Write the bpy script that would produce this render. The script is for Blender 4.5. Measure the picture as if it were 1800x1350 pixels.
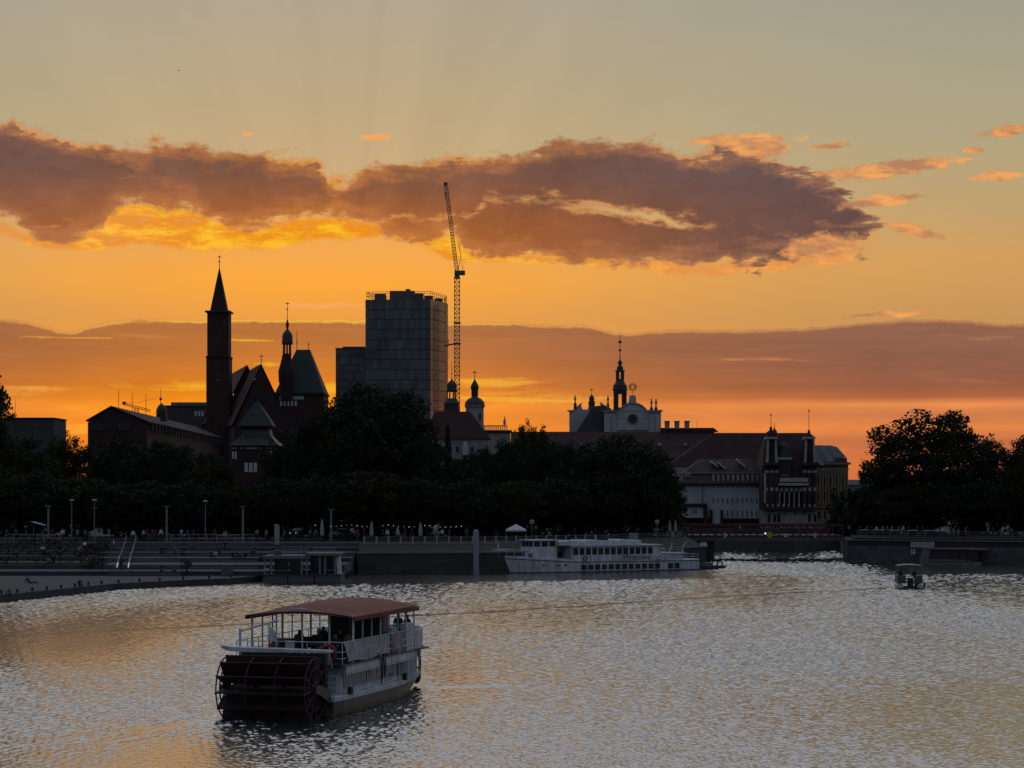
import bpy, bmesh, math, random
from mathutils import Vector, Matrix

for _o in list(bpy.data.objects):
    bpy.data.objects.remove(_o, do_unlink=True)
scene = bpy.context.scene
COL = scene.collection

# ------------------------------------------------------------------ camera
CAM_H, F, YH = 10.2, 4000.0, 865.0          # eye height (m), focal length and horizon row in photo pixels
cam_data = bpy.data.cameras.new("camera")
cam = bpy.data.objects.new("camera", cam_data)
COL.objects.link(cam)
cam.location = (0, 0, CAM_H)
cam.rotation_euler = (math.radians(90), 0, 0)
cam_data.sensor_width = 36.0
cam_data.lens = 36.0 * F / 1800.0
cam_data.shift_y = (YH - 675.0) / 1800.0
cam_data.clip_start = 0.5
cam_data.clip_end = 9000.0
scene.camera = cam
scene.render.resolution_x, scene.render.resolution_y = 1024, 768

def at(x, y, D):
    """photo pixel at distance D (m) -> world point"""
    return Vector(((x - 900.0) * D / F, D, CAM_H + (YH - y) * D / F))
def wx(x, D): return (x - 900.0) * D / F
def wz(y, D): return CAM_H + (YH - y) * D / F
def dist_on(y, z):
    """distance at which a level z is seen in photo row y"""
    return (CAM_H - z) * F / (y - YH)

# ------------------------------------------------------------------ view
scene.view_settings.view_transform = 'Standard'
scene.view_settings.look = 'None'
scene.view_settings.gamma = 1.0
scene.view_settings.use_curve_mapping = False
scene.view_settings.exposure = 0.0
scene.render.engine = 'CYCLES'
scene.cycles.max_bounces = 5
scene.cycles.diffuse_bounces = 2
scene.cycles.glossy_bounces = 3
scene.cycles.caustics_reflective = False
scene.cycles.caustics_refractive = False

# ------------------------------------------------------------------ sun and sky
SUN_AZ, SUN_EL = math.atan((600 - 900) / F), math.radians(2.5)
sd = bpy.data.lights.new("sun", 'SUN')
sd.energy = 0.03
sd.angle = math.radians(20)
sd.color = (1.0, 0.62, 0.32)
sun = bpy.data.objects.new("sun", sd)
COL.objects.link(sun)
_d = Vector((math.sin(SUN_AZ) * math.cos(SUN_EL), math.cos(SUN_AZ) * math.cos(SUN_EL), math.sin(SUN_EL)))
sun.rotation_euler = _d.to_track_quat('Z', 'Y').to_euler()
sun.location = _d * 60 + Vector((0, 0, 40))

def lin(r, g, b):
    f = lambda c: (c / 255 / 12.92) if c <= 10.3 else ((c / 255 + 0.055) / 1.055) ** 2.4
    return (f(r), f(g), f(b))

world = bpy.data.worlds.new("World")
scene.world = world
world.use_nodes = True
world.cycles.sampling_method = 'MANUAL'
world.cycles.sample_map_resolution = 512
WT = world.node_tree
WT.nodes.clear()

class E:
    """tiny expression builder over Math nodes"""
    tree = None
    def __init__(s, sock): s.k = sock
    @staticmethod
    def op(op, *a, clamp=False):
        n = E.tree.nodes.new('ShaderNodeMath'); n.operation = op; n.use_clamp = clamp
        for i, v in enumerate(a):
            if isinstance(v, E): E.tree.links.new(v.k, n.inputs[i])
            else: n.inputs[i].default_value = v
        return E(n.outputs[0])
    def __add__(s, o): return E.op('ADD', s, o)
    __radd__ = __add__
    def __sub__(s, o): return E.op('SUBTRACT', s, o)
    def __rsub__(s, o): return E.op('SUBTRACT', o, s)
    def __mul__(s, o): return E.op('MULTIPLY', s, o)
    __rmul__ = __mul__
    def __truediv__(s, o): return E.op('DIVIDE', s, o)
    def clamp(s): return E.op('ADD', s, 0.0, clamp=True)
def smooth(v, a, b):
    n = E.tree.nodes.new('ShaderNodeMapRange'); n.interpolation_type = 'SMOOTHSTEP'
    E.tree.links.new(v.k, n.inputs['Value'])
    for nm, val in (('From Min', a), ('From Max', b), ('To Min', 0.0), ('To Max', 1.0)):
        if isinstance(val, E): E.tree.links.new(val.k, n.inputs[nm])
        else: n.inputs[nm].default_value = val
    return E(n.outputs[0])
def gauss(v, c, w):
    q = (v - c) / w
    return E.op('EXPONENT', q * q * -1.0)
def vec3(x, y, z):
    n = E.tree.nodes.new('ShaderNodeCombineXYZ')
    for i, v in enumerate((x, y, z)):
        if isinstance(v, E): E.tree.links.new(v.k, n.inputs[i])
        else: n.inputs[i].default_value = v
    return n.outputs[0]
def noise(v, detail=4, rough=0.55, scale=1.0, dist=0.0):
    n = E.tree.nodes.new('ShaderNodeTexNoise')
    E.tree.links.new(v, n.inputs['Vector'])
    n.inputs['Scale'].default_value = scale
    n.inputs['Detail'].default_value = detail
    n.inputs['Roughness'].default_value = rough
    n.inputs['Distortion'].default_value = dist
    return E(n.outputs['Fac']) - 0.5
X0, X1 = -900.0, 2700.0
def curve(x, pts, lo=200.0, hi=800.0):
    """profile through (photo x, photo y) points as a Float Curve of the azimuth"""
    n = E.tree.nodes.new('ShaderNodeFloatCurve')
    c = n.mapping.curves[0]
    P = [((px - X0) / (X1 - X0), (py - lo) / (hi - lo)) for px, py in pts]
    if P[0][0] > 0: P.insert(0, (0.0, P[0][1]))
    if P[-1][0] < 1: P.append((1.0, P[-1][1]))
    c.points[0].location = P[0]; c.points[1].location = P[-1]
    for p in P[1:-1]: c.points.new(*p)
    n.mapping.update()
    t = (x - X0) / (X1 - X0)
    E.tree.links.new(t.clamp().k, n.inputs['Value'])
    return E(n.outputs[0]) * (hi - lo) + lo
def mixc(f, a, b):
    n = E.tree.nodes.new('ShaderNodeMix'); n.data_type = 'RGBA'
    E.tree.links.new(f.clamp().k, n.inputs['Factor'])
    for nm, v in ((6, a), (7, b)):
        if isinstance(v, tuple): n.inputs[nm].default_value = (*v, 1)
        else: E.tree.links.new(v, n.inputs[nm])
    return n.outputs[2]
def scalec(col, f):
    n = E.tree.nodes.new('ShaderNodeVectorMath'); n.operation = 'SCALE'
    E.tree.links.new(col, n.inputs[0])
    if isinstance(f, E): E.tree.links.new(f.k, n.inputs['Scale'])
    else: n.inputs['Scale'].default_value = f
    return n.outputs[0]
def addc(a, b):
    n = E.tree.nodes.new('ShaderNodeVectorMath'); n.operation = 'ADD'
    E.tree.links.new(a, n.inputs[0]); E.tree.links.new(b, n.inputs[1])
    return n.outputs[0]
def ramp(v, stops):
    n = E.tree.nodes.new('ShaderNodeValToRGB')
    cr = n.color_ramp
    E.tree.links.new(v.k, n.inputs[0])
    while len(cr.elements) < len(stops): cr.elements.new(0.5)
    for e, (p, c) in zip(cr.elements, stops):
        e.position = p; e.color = (*lin(*c), 1)
    return n.outputs[0]

def build_sky():
    E.tree = WT
    nd = WT.nodes
    tc = nd.new('ShaderNodeTexCoord')
    sp = nd.new('ShaderNodeSeparateXYZ')
    WT.links.new(tc.outputs['Generated'], sp.inputs[0])
    dx, dy, dz = (E(sp.outputs[i]) for i in range(3))
    el = E.op('ARCSINE', dz)
    az = E.op('ARCTAN2', dx, dy)
    x = az * F + 900.0                      # azimuth and elevation, in the photo's angular units
    y = el * -F + YH
    front = smooth(E.op('ABSOLUTE', az), 1.2, 0.35)
    # clear air: by elevation, near the sun's azimuth and away from it
    deg = el * (180 / math.pi)
    t = (deg + 2.0) / 62.0
    def tt(py): return (math.degrees((YH - py) / F) + 2.0) / 62.0
    near = ramp(t, [(0, (250, 128, 14)), (tt(760), (255, 140, 12)), (tt(690), (255, 158, 24)), (tt(560), (226, 150, 66)), (tt(500), (243, 160, 54)),
                    (tt(420), (230, 160, 82)), (tt(300), (190, 164, 124)), (tt(180), (178, 162, 130)), (tt(0), (168, 160, 142)), (0.285, (196, 194, 194)), (0.36, (208, 208, 212)), (0.55, (196, 199, 207)), (1, (140, 152, 168))])
    far = ramp(t, [(0, (196, 110, 74)), (tt(800), (232, 122, 64)), (tt(715), (238, 150, 80)), (tt(640), (200, 140, 88)), (tt(560), (196, 148, 90)), (tt(470), (208, 156, 92)),
                   (tt(380), (190, 160, 112)), (tt(250), (172, 162, 130)), (tt(0), (156, 156, 142)), (0.285, (194, 194, 196)), (0.36, (206, 208, 213)), (0.55, (194, 198, 208)), (1, (138, 150, 168))])
    g = gauss(x, 560.0, 640.0)
    warm = mixc(g, far, near)
    back = ramp(t, [(0, (66, 70, 80)), (0.05, (76, 80, 90)), (0.16, (96, 102, 114)), (0.36, (110, 120, 136)), (0.6, (116, 130, 150)), (1, (124, 138, 158))])
    base = mixc(front, back, warm)
    # a little of the physical sky for the whole dome
    ns = nd.new('ShaderNodeTexSky'); ns.sky_type = 'NISHITA'; ns.sun_disc = False
    ns.sun_elevation = SUN_EL; ns.sun_rotation = SUN_AZ; ns.dust_density = 4.0
    base = addc(scalec(base, 0.97), scalec(ns.outputs[0], 0.004))
    # high thin streaks, all round the dome
    dome = noise(vec3(dx * 2.2, dy * 2.2, dz * 7.0), 4, 0.6)
    streaks = dome * 0.10 + 1.0
    plain = scalec(base, streaks)
    # shafts of light fanning out from behind the cloud
    ang = E.op('ARCTAN2', x - 600.0, 720.0 - y)
    ray = noise(vec3(ang * 7.0, 3.3, 0.0), 3, 0.6) * smooth(y, 470.0, 330.0) * gauss(x, 600.0, 520.0)
    base = scalec(base, ray * 0.22 + 1.0)
    # noises
    wob = noise(vec3(x * 0.0115, y * 0.016, 1.7), 6, 0.64) * 60.0
    fine = noise(vec3(x * 0.035, y * 0.055, 5.1), 5, 0.62)
    big = noise(vec3(x * 0.0035, y * 0.007, 9.2), 4, 0.5)
    fil = noise(vec3(x * 0.014, y * 0.042, 2.2), 6, 0.66, dist=0.25)
    near_sun = gauss(x, 560.0, 560.0)
    yw = y + wob + fine * 16.0
    yb = y + wob * 0.55 + fine * 15.0
    # --- upper cloud bank
    top = curve(x, [(-900, 260), (-300, 226), (0, 240), (60, 240), (100, 248), (140, 260), (200, 266), (245, 270), (300, 266), (350, 270), (400, 278), (440, 275), (500, 276), (540, 282),
                    (572, 312), (590, 322), (620, 308), (650, 296), (700, 288), (760, 282), (830, 276), (900, 270), (960, 258), (1050, 253), (1150, 256), (1200, 270),
                    (1240, 274), (1300, 268), (1350, 285), (1400, 305), (1440, 318), (1490, 352), (1530, 390), (1600, 430), (2700, 430)])
    bot = curve(x, [(-900, 380), (-300, 420), (0, 402), (60, 425), (110, 436), (150, 428), (200, 386), (250, 368), (330, 376), (400, 400), (470, 402), (560, 388), (640, 396), (700, 410),
                    (760, 422), (790, 415), (825, 448), (900, 452), (1000, 455), (1100, 462), (1200, 467), (1300, 466), (1400, 456), (1450, 440), (1500, 425), (1540, 400), (1600, 390), (2700, 390)])
    bt2 = curve(x, [(-900, 390), (-300, 440), (0, 426), (100, 450), (150, 452), (250, 440), (350, 446), (400, 447), (500, 438), (600, 424), (700, 428), (760, 446), (800, 462), (900, 464),
                    (1000, 470), (1100, 478), (1200, 486), (1300, 484), (1400, 478), (1480, 468), (1520, 440), (1560, 400), (1600, 380), (2700, 380)])
    htop = curve(x, [(-900, 380), (830, 380), (860, 350), (940, 350), (1000, 358), (1060, 368), (1120, 374), (1190, 382), (1220, 392), (1250, 404), (2700, 404)])
    hbot = curve(x, [(-900, 374), (830, 374), (860, 351), (940, 354), (1000, 363), (1060, 380), (1120, 391), (1190, 397), (1220, 396), (1250, 394), (2700, 394)])
    rag = smooth(x, 1150.0, 1480.0)
    chop = wob * 0.070 + fil * (rag * 5.0 + 3.4) + fine * 1.5 - 0.15
    inside = E.op('MINIMUM', (y - top) / 17.0, (bot - y) / 20.0)
    inside = E.op('MINIMUM', inside + 0.35 + chop, 4.0)
    hole = smooth(yw - htop, -4.0, 8.0) * smooth(hbot - yw, -4.0, 8.0)
    shade = smooth(inside, -0.1, 0.75)
    core = shade * (1.0 - hole)
    # sun-lit underside, broken into flakes
    under = smooth(yb - bot, -12.0, 5.0) * smooth(bt2 - yb, -3.0, 9.0) * smooth(fil + near_sun * 0.16, -0.18, 0.1) * smooth(x, 1640.0, 1380.0)
    ucol = mixc(near_sun, lin(255, 168, 92), lin(255, 196, 40))
    ucol = mixc(smooth(fil, -0.1, 0.16), mixc(near_sun, lin(222, 134, 72), lin(236, 142, 30)), ucol)
    edge = shade * (1.0 - smooth(inside, 0.25, 1.0)) * smooth(y - top, 60.0, 10.0)
    hedge = smooth(yw - htop, -14.0, -2.0) * smooth(hbot - yw, -16.0, -3.0) * (1.0 - hole)
    low = smooth(y, 290.0, 420.0)
    ccol = mixc(low, mixc(near_sun, lin(106, 82, 78), lin(124, 84, 66)), mixc(near_sun, lin(130, 84, 62), lin(174, 100, 48)))
    ccol = mixc(smooth(x, 900.0, 1500.0) * 0.7, ccol, lin(96, 78, 78))
    ccol = scalec(ccol, big * 0.5 + fine * 0.32 + fil * 0.25 + ray * 0.6 + 1.0)
    ccol = mixc((1.0 - smooth(inside + fil * 2.0, 0.3, 2.4)) * 0.55, ccol, mixc(near_sun, lin(176, 120, 88), lin(208, 130, 66)))
    ccol = mixc(edge * smooth(big + fil * 0.5, -0.10, 0.12) * 0.9, ccol, mixc(near_sun, lin(240, 160, 96), lin(255, 178, 72)))
    ccol = mixc(hedge * smooth(fil, -0.05, 0.12) * 0.6, ccol, lin(246, 170, 96))
    col = mixc(under * front, base, ucol)
    col = mixc(core * front, col, ccol)
    # --- ragged tufts lit orange
    tufts = None
    for cx, cy, rx, ry, sl in ((1300, 254, 105, 11, -0.02), (1455, 268, 50, 7, -0.06), (1560, 308, 135, 17, -0.08), (1545, 362, 85, 13, -0.1), (1765, 248, 70, 12, -0.12), (1740, 325, 44, 8, -0.05), (1600, 415, 60, 12, 0.2),
                              (1440, 440, 70, 26, 0.0), (660, 249, 30, 6, 0.0), (438, 246, 12, 4, 0.0), (1340, 270, 60, 18, 0.0), (1900, 300, 90, 14, -0.1), (2050, 390, 120, 16, 0.0), (1700, 283, 22, 6, 0.0), (1550, 558, 90, 6, -0.04), (570, 538, 90, 7, 0.0)):
        q1 = (x - float(cx)) / rx
        q2 = (y - float(cy) - (x - float(cx)) * sl + wob * 0.35) / ry
        b = E.op('EXPONENT', (q1 * q1 + q2 * q2) * -1.0)
        tufts = b if tufts is None else E.op('MAXIMUM', tufts, b)
    td = smooth(tufts + fil * 1.0 + fine * 1.1, 0.34, 0.70) * smooth(tufts, 0.05, 0.3)
    tcol = mixc(smooth(fil, 0.16, -0.12) * (1.0 - near_sun), lin(248, 168, 92), lin(176, 122, 90))
    col = mixc(td * front * 0.9, col, tcol)
    # --- lower bank down to the horizon
    t2 = curve(x, [(-900, 560), (-300, 560), (0, 567), (50, 572), (100, 582), (130, 587), (170, 576), (220, 568), (260, 564), (350, 567), (450, 564), (600, 564), (790, 566), (950, 570), (1030, 573), (1060, 580),
                   (1100, 588), (1150, 582), (1300, 582), (1400, 580), (1500, 573), (1580, 568), (1680, 570), (1760, 576), (1850, 570), (2700, 560)])
    y2 = y + wob * 0.16 + fil * 15.0 + fine * 7.0
    d2 = smooth(y2 - t2, -1.5, 3.5)
    rim2 = d2 * (1.0 - smooth(y2 - t2, 2.0, 8.0))
    st = noise(vec3(x * 0.0042, y * 0.05, 7.7), 6, 0.6, dist=0.35)
    bank_near = ramp((y - 560.0) / 260.0, [(0, (178, 112, 62)), (0.25, (198, 118, 54)), (0.45, (232, 132, 32)), (0.62, (255, 150, 14)), (1, (250, 132, 10))])
    bank_far = ramp((y - 560.0) / 260.0, [(0, (142, 98, 80)), (0.3, (138, 90, 74)), (0.46, (142, 87, 68)), (0.54, (172, 100, 66)), (0.59, (232, 140, 80)), (0.66, (206, 122, 80)), (0.74, (232, 138, 74)), (0.84, (196, 112, 74)), (1, (214, 118, 66))])
    bank = mixc(gauss(x, 480.0, 620.0), bank_far, bank_near)
    bank = scalec(bank, big * 0.34 + st * 0.42 + fil * 0.10 + 0.98)
    streak = smooth(st + big * 0.7, 0.10, 0.30) * smooth(y, 620.0, 690.0) * (near_sun * 0.7 + 0.1)
    glow = None
    for cx, cy, rx, ry in ((330, 680, 190, 13), (130, 599, 160, 2.4), (890, 672, 90, 11), (430, 600, 60, 2.5), (60, 690, 90, 12), (600, 690, 120, 20), (980, 702, 160, 8), (470, 640, 40, 7)):
        q1 = (x - float(cx)) / rx
        q2 = (y - float(cy) + wob * 0.12) / ry
        b = E.op('EXPONENT', (q1 * q1 + q2 * q2) * -1.0)
        glow = b if glow is None else E.op('MAXIMUM', glow, b)
    streak = E.op('MAXIMUM', streak, smooth(glow * 0.75 + st * 2.0 + fil * 1.1 + fine * 0.5, 0.30, 0.95) * smooth(glow, 0.03, 0.35) * 0.6)
    bank = mixc(streak, bank, mixc(near_sun, lin(250, 166, 88), lin(255, 196, 44)))
    st2 = smooth(noise(vec3(x * 0.003, y * 0.036, 21.7), 5, 0.55), 0.13, 0.25) * smooth(y, 575.0, 600.0) * smooth(y, 690.0, 640.0)
    bank = mixc(st2 * 0.6, bank, lin(232, 150, 92))
    bank = mixc(rim2 * (near_sun * 0.6 + 0.4) * smooth(fil, -0.25, 0.0), bank, mixc(near_sun, lin(238, 160, 100), lin(255, 190, 70)))
    col = mixc(d2 * front * 0.94, col, bank)
    col = scalec(col, streaks)
    bga = nd.new('ShaderNodeBackground'); WT.links.new(plain, bga.inputs['Color'])
    bgb = nd.new('ShaderNodeBackground'); WT.links.new(col, bgb.inputs['Color'])
    ms = nd.new('ShaderNodeMixShader')
    WT.links.new((front * smooth(deg, 17.5, 13.5)).k, ms.inputs[0])
    WT.links.new(bga.outputs[0], ms.inputs[1]); WT.links.new(bgb.outputs[0], ms.inputs[2])
    out = nd.new('ShaderNodeOutputWorld')
    WT.links.new(ms.outputs[0], out.inputs['Surface'])
build_sky()
# ------------------------------------------------------------------ materials
def mat(name, rgb, rough=0.7, metal=0.0, var=0.25, scale=1.5, bump=0.0, spec=0.5, coord='Object', stretch=(1, 1, 1), rgb2=None, rnd=0.0):
    m = bpy.data.materials.new(name); m.use_nodes = True
    nt = m.node_tree; b = nt.nodes['Principled BSDF']
    b.inputs['Roughness'].default_value = rough
    b.inputs['Metallic'].default_value = metal
    b.inputs['Specular IOR Level'].default_value = spec
    tc = nt.nodes.new('ShaderNodeTexCoord')
    mp = nt.nodes.new('ShaderNodeMapping'); mp.inputs['Scale'].default_value = stretch
    nt.links.new(tc.outputs[coord], mp.inputs[0])
    n = nt.nodes.new('ShaderNodeTexNoise')
    n.inputs['Scale'].default_value = scale; n.inputs['Detail'].default_value = 5; n.inputs['Roughness'].default_value = 0.65
    nt.links.new(mp.outputs[0], n.inputs['Vector'])
    r = nt.nodes.new('ShaderNodeValToRGB')
    c2 = rgb2 or tuple(c * (1 - var) for c in rgb)
    c1 = tuple(min(1, c * (1 + var * 0.6)) for c in rgb)
    r.color_ramp.elements[0].position = 0.3; r.color_ramp.elements[0].color = (*c2, 1)
    r.color_ramp.elements[1].position = 0.68; r.color_ramp.elements[1].color = (*c1, 1)
    nt.links.new(n.outputs['Fac'], r.inputs[0])
    nt.links.new(r.outputs[0], b.inputs['Base Color'])
    if rnd:                                   # each piece of the kind has its own tone
        oi = nt.nodes.new('ShaderNodeObjectInfo'); mr = nt.nodes.new('ShaderNodeMapRange')
        mr.inputs['To Min'].default_value = 1 - rnd; mr.inputs['To Max'].default_value = 1 + rnd
        sc = nt.nodes.new('ShaderNodeVectorMath'); sc.operation = 'SCALE'
        nt.links.new(oi.outputs['Random'], mr.inputs['Value']); nt.links.new(r.outputs[0], sc.inputs[0]); nt.links.new(mr.outputs[0], sc.inputs['Scale'])
        nt.links.new(sc.outputs[0], b.inputs['Base Color'])
    if bump:
        bp = nt.nodes.new('ShaderNodeBump'); bp.inputs['Strength'].default_value = bump; bp.inputs['Distance'].default_value = 0.05
        nt.links.new(n.outputs['Fac'], bp.inputs['Height']); nt.links.new(bp.outputs[0], b.inputs['Normal'])
    return m
def emit(name, rgb, strength):
    m = bpy.data.materials.new(name); m.use_nodes = True
    b = m.node_tree.nodes['Principled BSDF']
    b.inputs['Base Color'].default_value = (*[c * 0.5 for c in rgb], 1)
    b.inputs['Emission Color'].default_value = (*rgb, 1)
    b.inputs['Emission Strength'].default_value = strength
    return m
def brickmat(name, rgb, mortar, scale=1.0):
    m = bpy.data.materials.new(name); m.use_nodes = True
    nt = m.node_tree; b = nt.nodes['Principled BSDF']; b.inputs['Roughness'].default_value = 0.85
    tc = nt.nodes.new('ShaderNodeTexCoord')
    mp = nt.nodes.new('ShaderNodeMapping'); mp.inputs['Rotation'].default_value = (math.radians(90), 0, 0)
    nt.links.new(tc.outputs['Object'], mp.inputs[0])
    bk = nt.nodes.new('ShaderNodeTexBrick')
    bk.inputs['Scale'].default_value = scale
    bk.inputs['Color1'].default_value = (*rgb, 1); bk.inputs['Color2'].default_value = (*[c * 0.6 for c in rgb], 1)
    bk.inputs['Mortar'].default_value = (*mortar, 1); bk.inputs['Mortar Size'].default_value = 0.02
    nt.links.new(mp.outputs[0], bk.inputs['Vector'])
    n = nt.nodes.new('ShaderNodeTexNoise'); n.inputs['Scale'].default_value = 0.35; n.inputs['Detail'].default_value = 5
    nt.links.new(tc.outputs['Object'], n.inputs['Vector'])
    mx = nt.nodes.new('ShaderNodeMix'); mx.data_type = 'RGBA'; mx.blend_type = 'MULTIPLY'; mx.inputs['Factor'].default_value = 0.8
    nt.links.new(bk.outputs['Color'], mx.inputs[6])
    r = nt.nodes.new('ShaderNodeValToRGB'); r.color_ramp.elements[0].position = 0.3; r.color_ramp.elements[0].color = (0.45, 0.45, 0.45, 1); r.color_ramp.elements[1].position = 0.65
    nt.links.new(n.outputs['Fac'], r.inputs[0]); nt.links.new(r.outputs[0], mx.inputs[7])
    nt.links.new(mx.outputs[2], b.inputs['Base Color'])
    return m
def objcol(name, rough=0.8):
    m = bpy.data.materials.new(name); m.use_nodes = True
    nt = m.node_tree; b = nt.nodes['Principled BSDF']; b.inputs['Roughness'].default_value = rough
    oi = nt.nodes.new('ShaderNodeObjectInfo')
    nt.links.new(oi.outputs['Color'], b.inputs['Base Color'])
    return m
M = dict(
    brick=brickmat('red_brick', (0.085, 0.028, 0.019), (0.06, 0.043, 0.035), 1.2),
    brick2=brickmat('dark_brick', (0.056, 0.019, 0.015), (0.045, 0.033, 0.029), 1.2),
    stonewall=brickmat('ashlar_stone', (0.075, 0.070, 0.066), (0.04, 0.039, 0.037), 0.55),
    stonewall2=brickmat('ashlar_stone_pale', (0.11, 0.112, 0.118), (0.06, 0.06, 0.062), 0.5),
    white=mat('white_plaster', (0.44, 0.44, 0.45), 0.85, var=0.28, scale=0.25, stretch=(1, 1, 0.35)),
    cream=mat('cream_plaster', (0.28, 0.27, 0.25), 0.85, var=0.3, scale=0.3),
    pale=mat('pale_stone_trim', (0.36, 0.35, 0.34), 0.8, var=0.3, scale=0.7),
    tan=mat('tan_plaster', (0.25, 0.185, 0.11), 0.85, var=0.3, scale=0.25, stretch=(1, 1, 0.4)),
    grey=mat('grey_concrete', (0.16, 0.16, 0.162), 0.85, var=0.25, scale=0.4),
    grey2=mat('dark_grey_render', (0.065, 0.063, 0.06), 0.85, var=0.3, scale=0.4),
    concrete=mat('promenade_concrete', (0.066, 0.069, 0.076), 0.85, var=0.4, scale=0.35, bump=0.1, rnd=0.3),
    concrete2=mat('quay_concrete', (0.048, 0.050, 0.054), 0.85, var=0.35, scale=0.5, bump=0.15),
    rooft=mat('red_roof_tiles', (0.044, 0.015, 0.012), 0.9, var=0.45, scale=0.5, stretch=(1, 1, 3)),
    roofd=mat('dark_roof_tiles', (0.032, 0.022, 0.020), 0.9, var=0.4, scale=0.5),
    rooflt=mat('weathered_roof_tiles', (0.075, 0.048, 0.041), 0.9, var=0.4, scale=0.6),
    slate=mat('slate_roof', (0.055, 0.055, 0.06), 0.7, var=0.3, scale=0.6),
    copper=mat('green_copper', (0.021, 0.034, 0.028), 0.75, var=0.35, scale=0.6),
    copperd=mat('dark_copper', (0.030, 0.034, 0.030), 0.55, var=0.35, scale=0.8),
    zinc=mat('zinc_roof', (0.34, 0.36, 0.40), 0.35, metal=0.5, var=0.2, scale=0.8),
    steel=mat('painted_steel', (0.10, 0.10, 0.105), 0.5, var=0.3, scale=2),
    steelg=mat('galvanised_steel', (0.22, 0.23, 0.25), 0.5, metal=0.3, var=0.25, scale=3),
    rail=mat('polished_handrail', (0.72, 0.74, 0.78), 0.2, metal=1.0, var=0.1, scale=3),
    red=mat('bridge_red_paint', (0.075, 0.012, 0.012), 0.7, var=0.4, scale=1.5),
    darksteel=mat('dark_girder', (0.10, 0.075, 0.085), 0.7, var=0.4, scale=0.8),
    glass=mat('dark_window_glass', (0.015, 0.017, 0.02), 0.12, var=0.2, scale=1, spec=0.6),
    tglass=mat('tower_glass', (0.085, 0.102, 0.098), 0.22, var=0.5, scale=0.06, spec=0.7, rnd=0.35),
    mullion=mat('dark_mullion', (0.045, 0.052, 0.052), 0.6, var=0.2),
    hull=mat('white_boat_paint', (0.58, 0.60, 0.62), 0.5, var=0.45, scale=1.3, stretch=(1, 1, 0.22)),
    hullb=mat('dark_hull_paint', (0.035, 0.037, 0.042), 0.5, var=0.4, scale=1.2),
    yellow=mat('faded_yellow_boot_stripe', (0.11, 0.09, 0.035), 0.6, var=0.5, scale=1.5),
    canopy=mat('red_canvas_roof', (0.21, 0.036, 0.018), 0.75, var=0.35, scale=0.8, rgb2=(0.12, 0.022, 0.014)),
    canopyw=mat('pale_canopy_lining', (0.50, 0.50, 0.48), 0.8, var=0.2),
    wheel=mat('dark_red_wheel_paint', (0.035, 0.0065, 0.0065), 0.65, var=0.55, scale=1.6),
    wheelb=mat('weathered_wheel_board', (0.024, 0.005, 0.0045), 0.7, var=0.6, scale=1.2),
    wood=mat('dark_wood', (0.06, 0.042, 0.03), 0.75, var=0.4, scale=2, stretch=(1, 1, 4)),
    black=mat('black_rubber', (0.012, 0.012, 0.013), 0.7, var=0.2),
    orange=mat('lifebuoy_red', (0.22, 0.028, 0.02), 0.6, var=0.25, scale=4),
    flagred=mat('flag_red', (0.38, 0.02, 0.035), 0.8, var=0.2),
    cloth=mat('white_canvas', (0.62, 0.62, 0.62), 0.85, var=0.25, scale=2),
    clothb=mat('beige_canvas', (0.36, 0.34, 0.30), 0.85, var=0.25, scale=2),
    grass=mat('lawn_grass', (0.018, 0.024, 0.011), 0.9, var=0.5, scale=1.2, bump=0.6),
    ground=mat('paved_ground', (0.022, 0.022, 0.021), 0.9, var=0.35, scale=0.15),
    bark=mat('tree_bark', (0.035, 0.027, 0.020), 0.9, var=0.4, scale=4),
    leaf=mat('dark_green_leaves', (0.026, 0.034, 0.014), 0.75, var=0.6, scale=0.35, spec=0.2),
    leaf2=mat('olive_leaves', (0.036, 0.038, 0.015), 0.75, var=0.6, scale=0.35, spec=0.2),
    needle=mat('conifer_needles', (0.014, 0.022, 0.014), 0.8, var=0.5, scale=0.5, spec=0.2),
    skin=mat('skin', (0.36, 0.22, 0.16), 0.6, var=0.1),
    hair=mat('dark_hair', (0.02, 0.014, 0.010), 0.7, var=0.2),
    trouser=mat('dark_trousers', (0.030, 0.034, 0.045), 0.85, var=0.3),
    shirt=objcol('coloured_shirt'),
    carpaint=objcol('car_paint', 0.3),
    bulb=emit('warm_bulb', (1.0, 0.82, 0.62), 0.32),
    lamp_lit=emit('headlamp', (0.9, 0.95, 1.0), 1.2),
    teal=emit('teal_neon', (0.0, 0.62, 0.60), 0.75),
    signw=mat('white_enamel', (0.5, 0.51, 0.52), 0.5, var=0.1),
    signr=mat('red_lettering', (0.30, 0.03, 0.035), 0.6, var=0.2),
    signy=mat('yellow_enamel', (0.55, 0.33, 0.02), 0.5, var=0.1),
    ink=mat('dark_blue_lettering', (0.02, 0.022, 0.03), 0.6, var=0.1),
    gold=mat('gilded_metal', (0.48, 0.27, 0.08), 0.35, metal=1.0, var=0.2),
    banner=mat('printed_banner', (0.42, 0.42, 0.44), 0.7, var=0.5, scale=3.2, rgb2=(0.26, 0.20, 0.19)),
    posterred=mat('printed_flag_banner', (0.42, 0.38, 0.37), 0.8, var=0.5, scale=1.6, rgb2=(0.22, 0.06, 0.06)),
)

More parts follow.
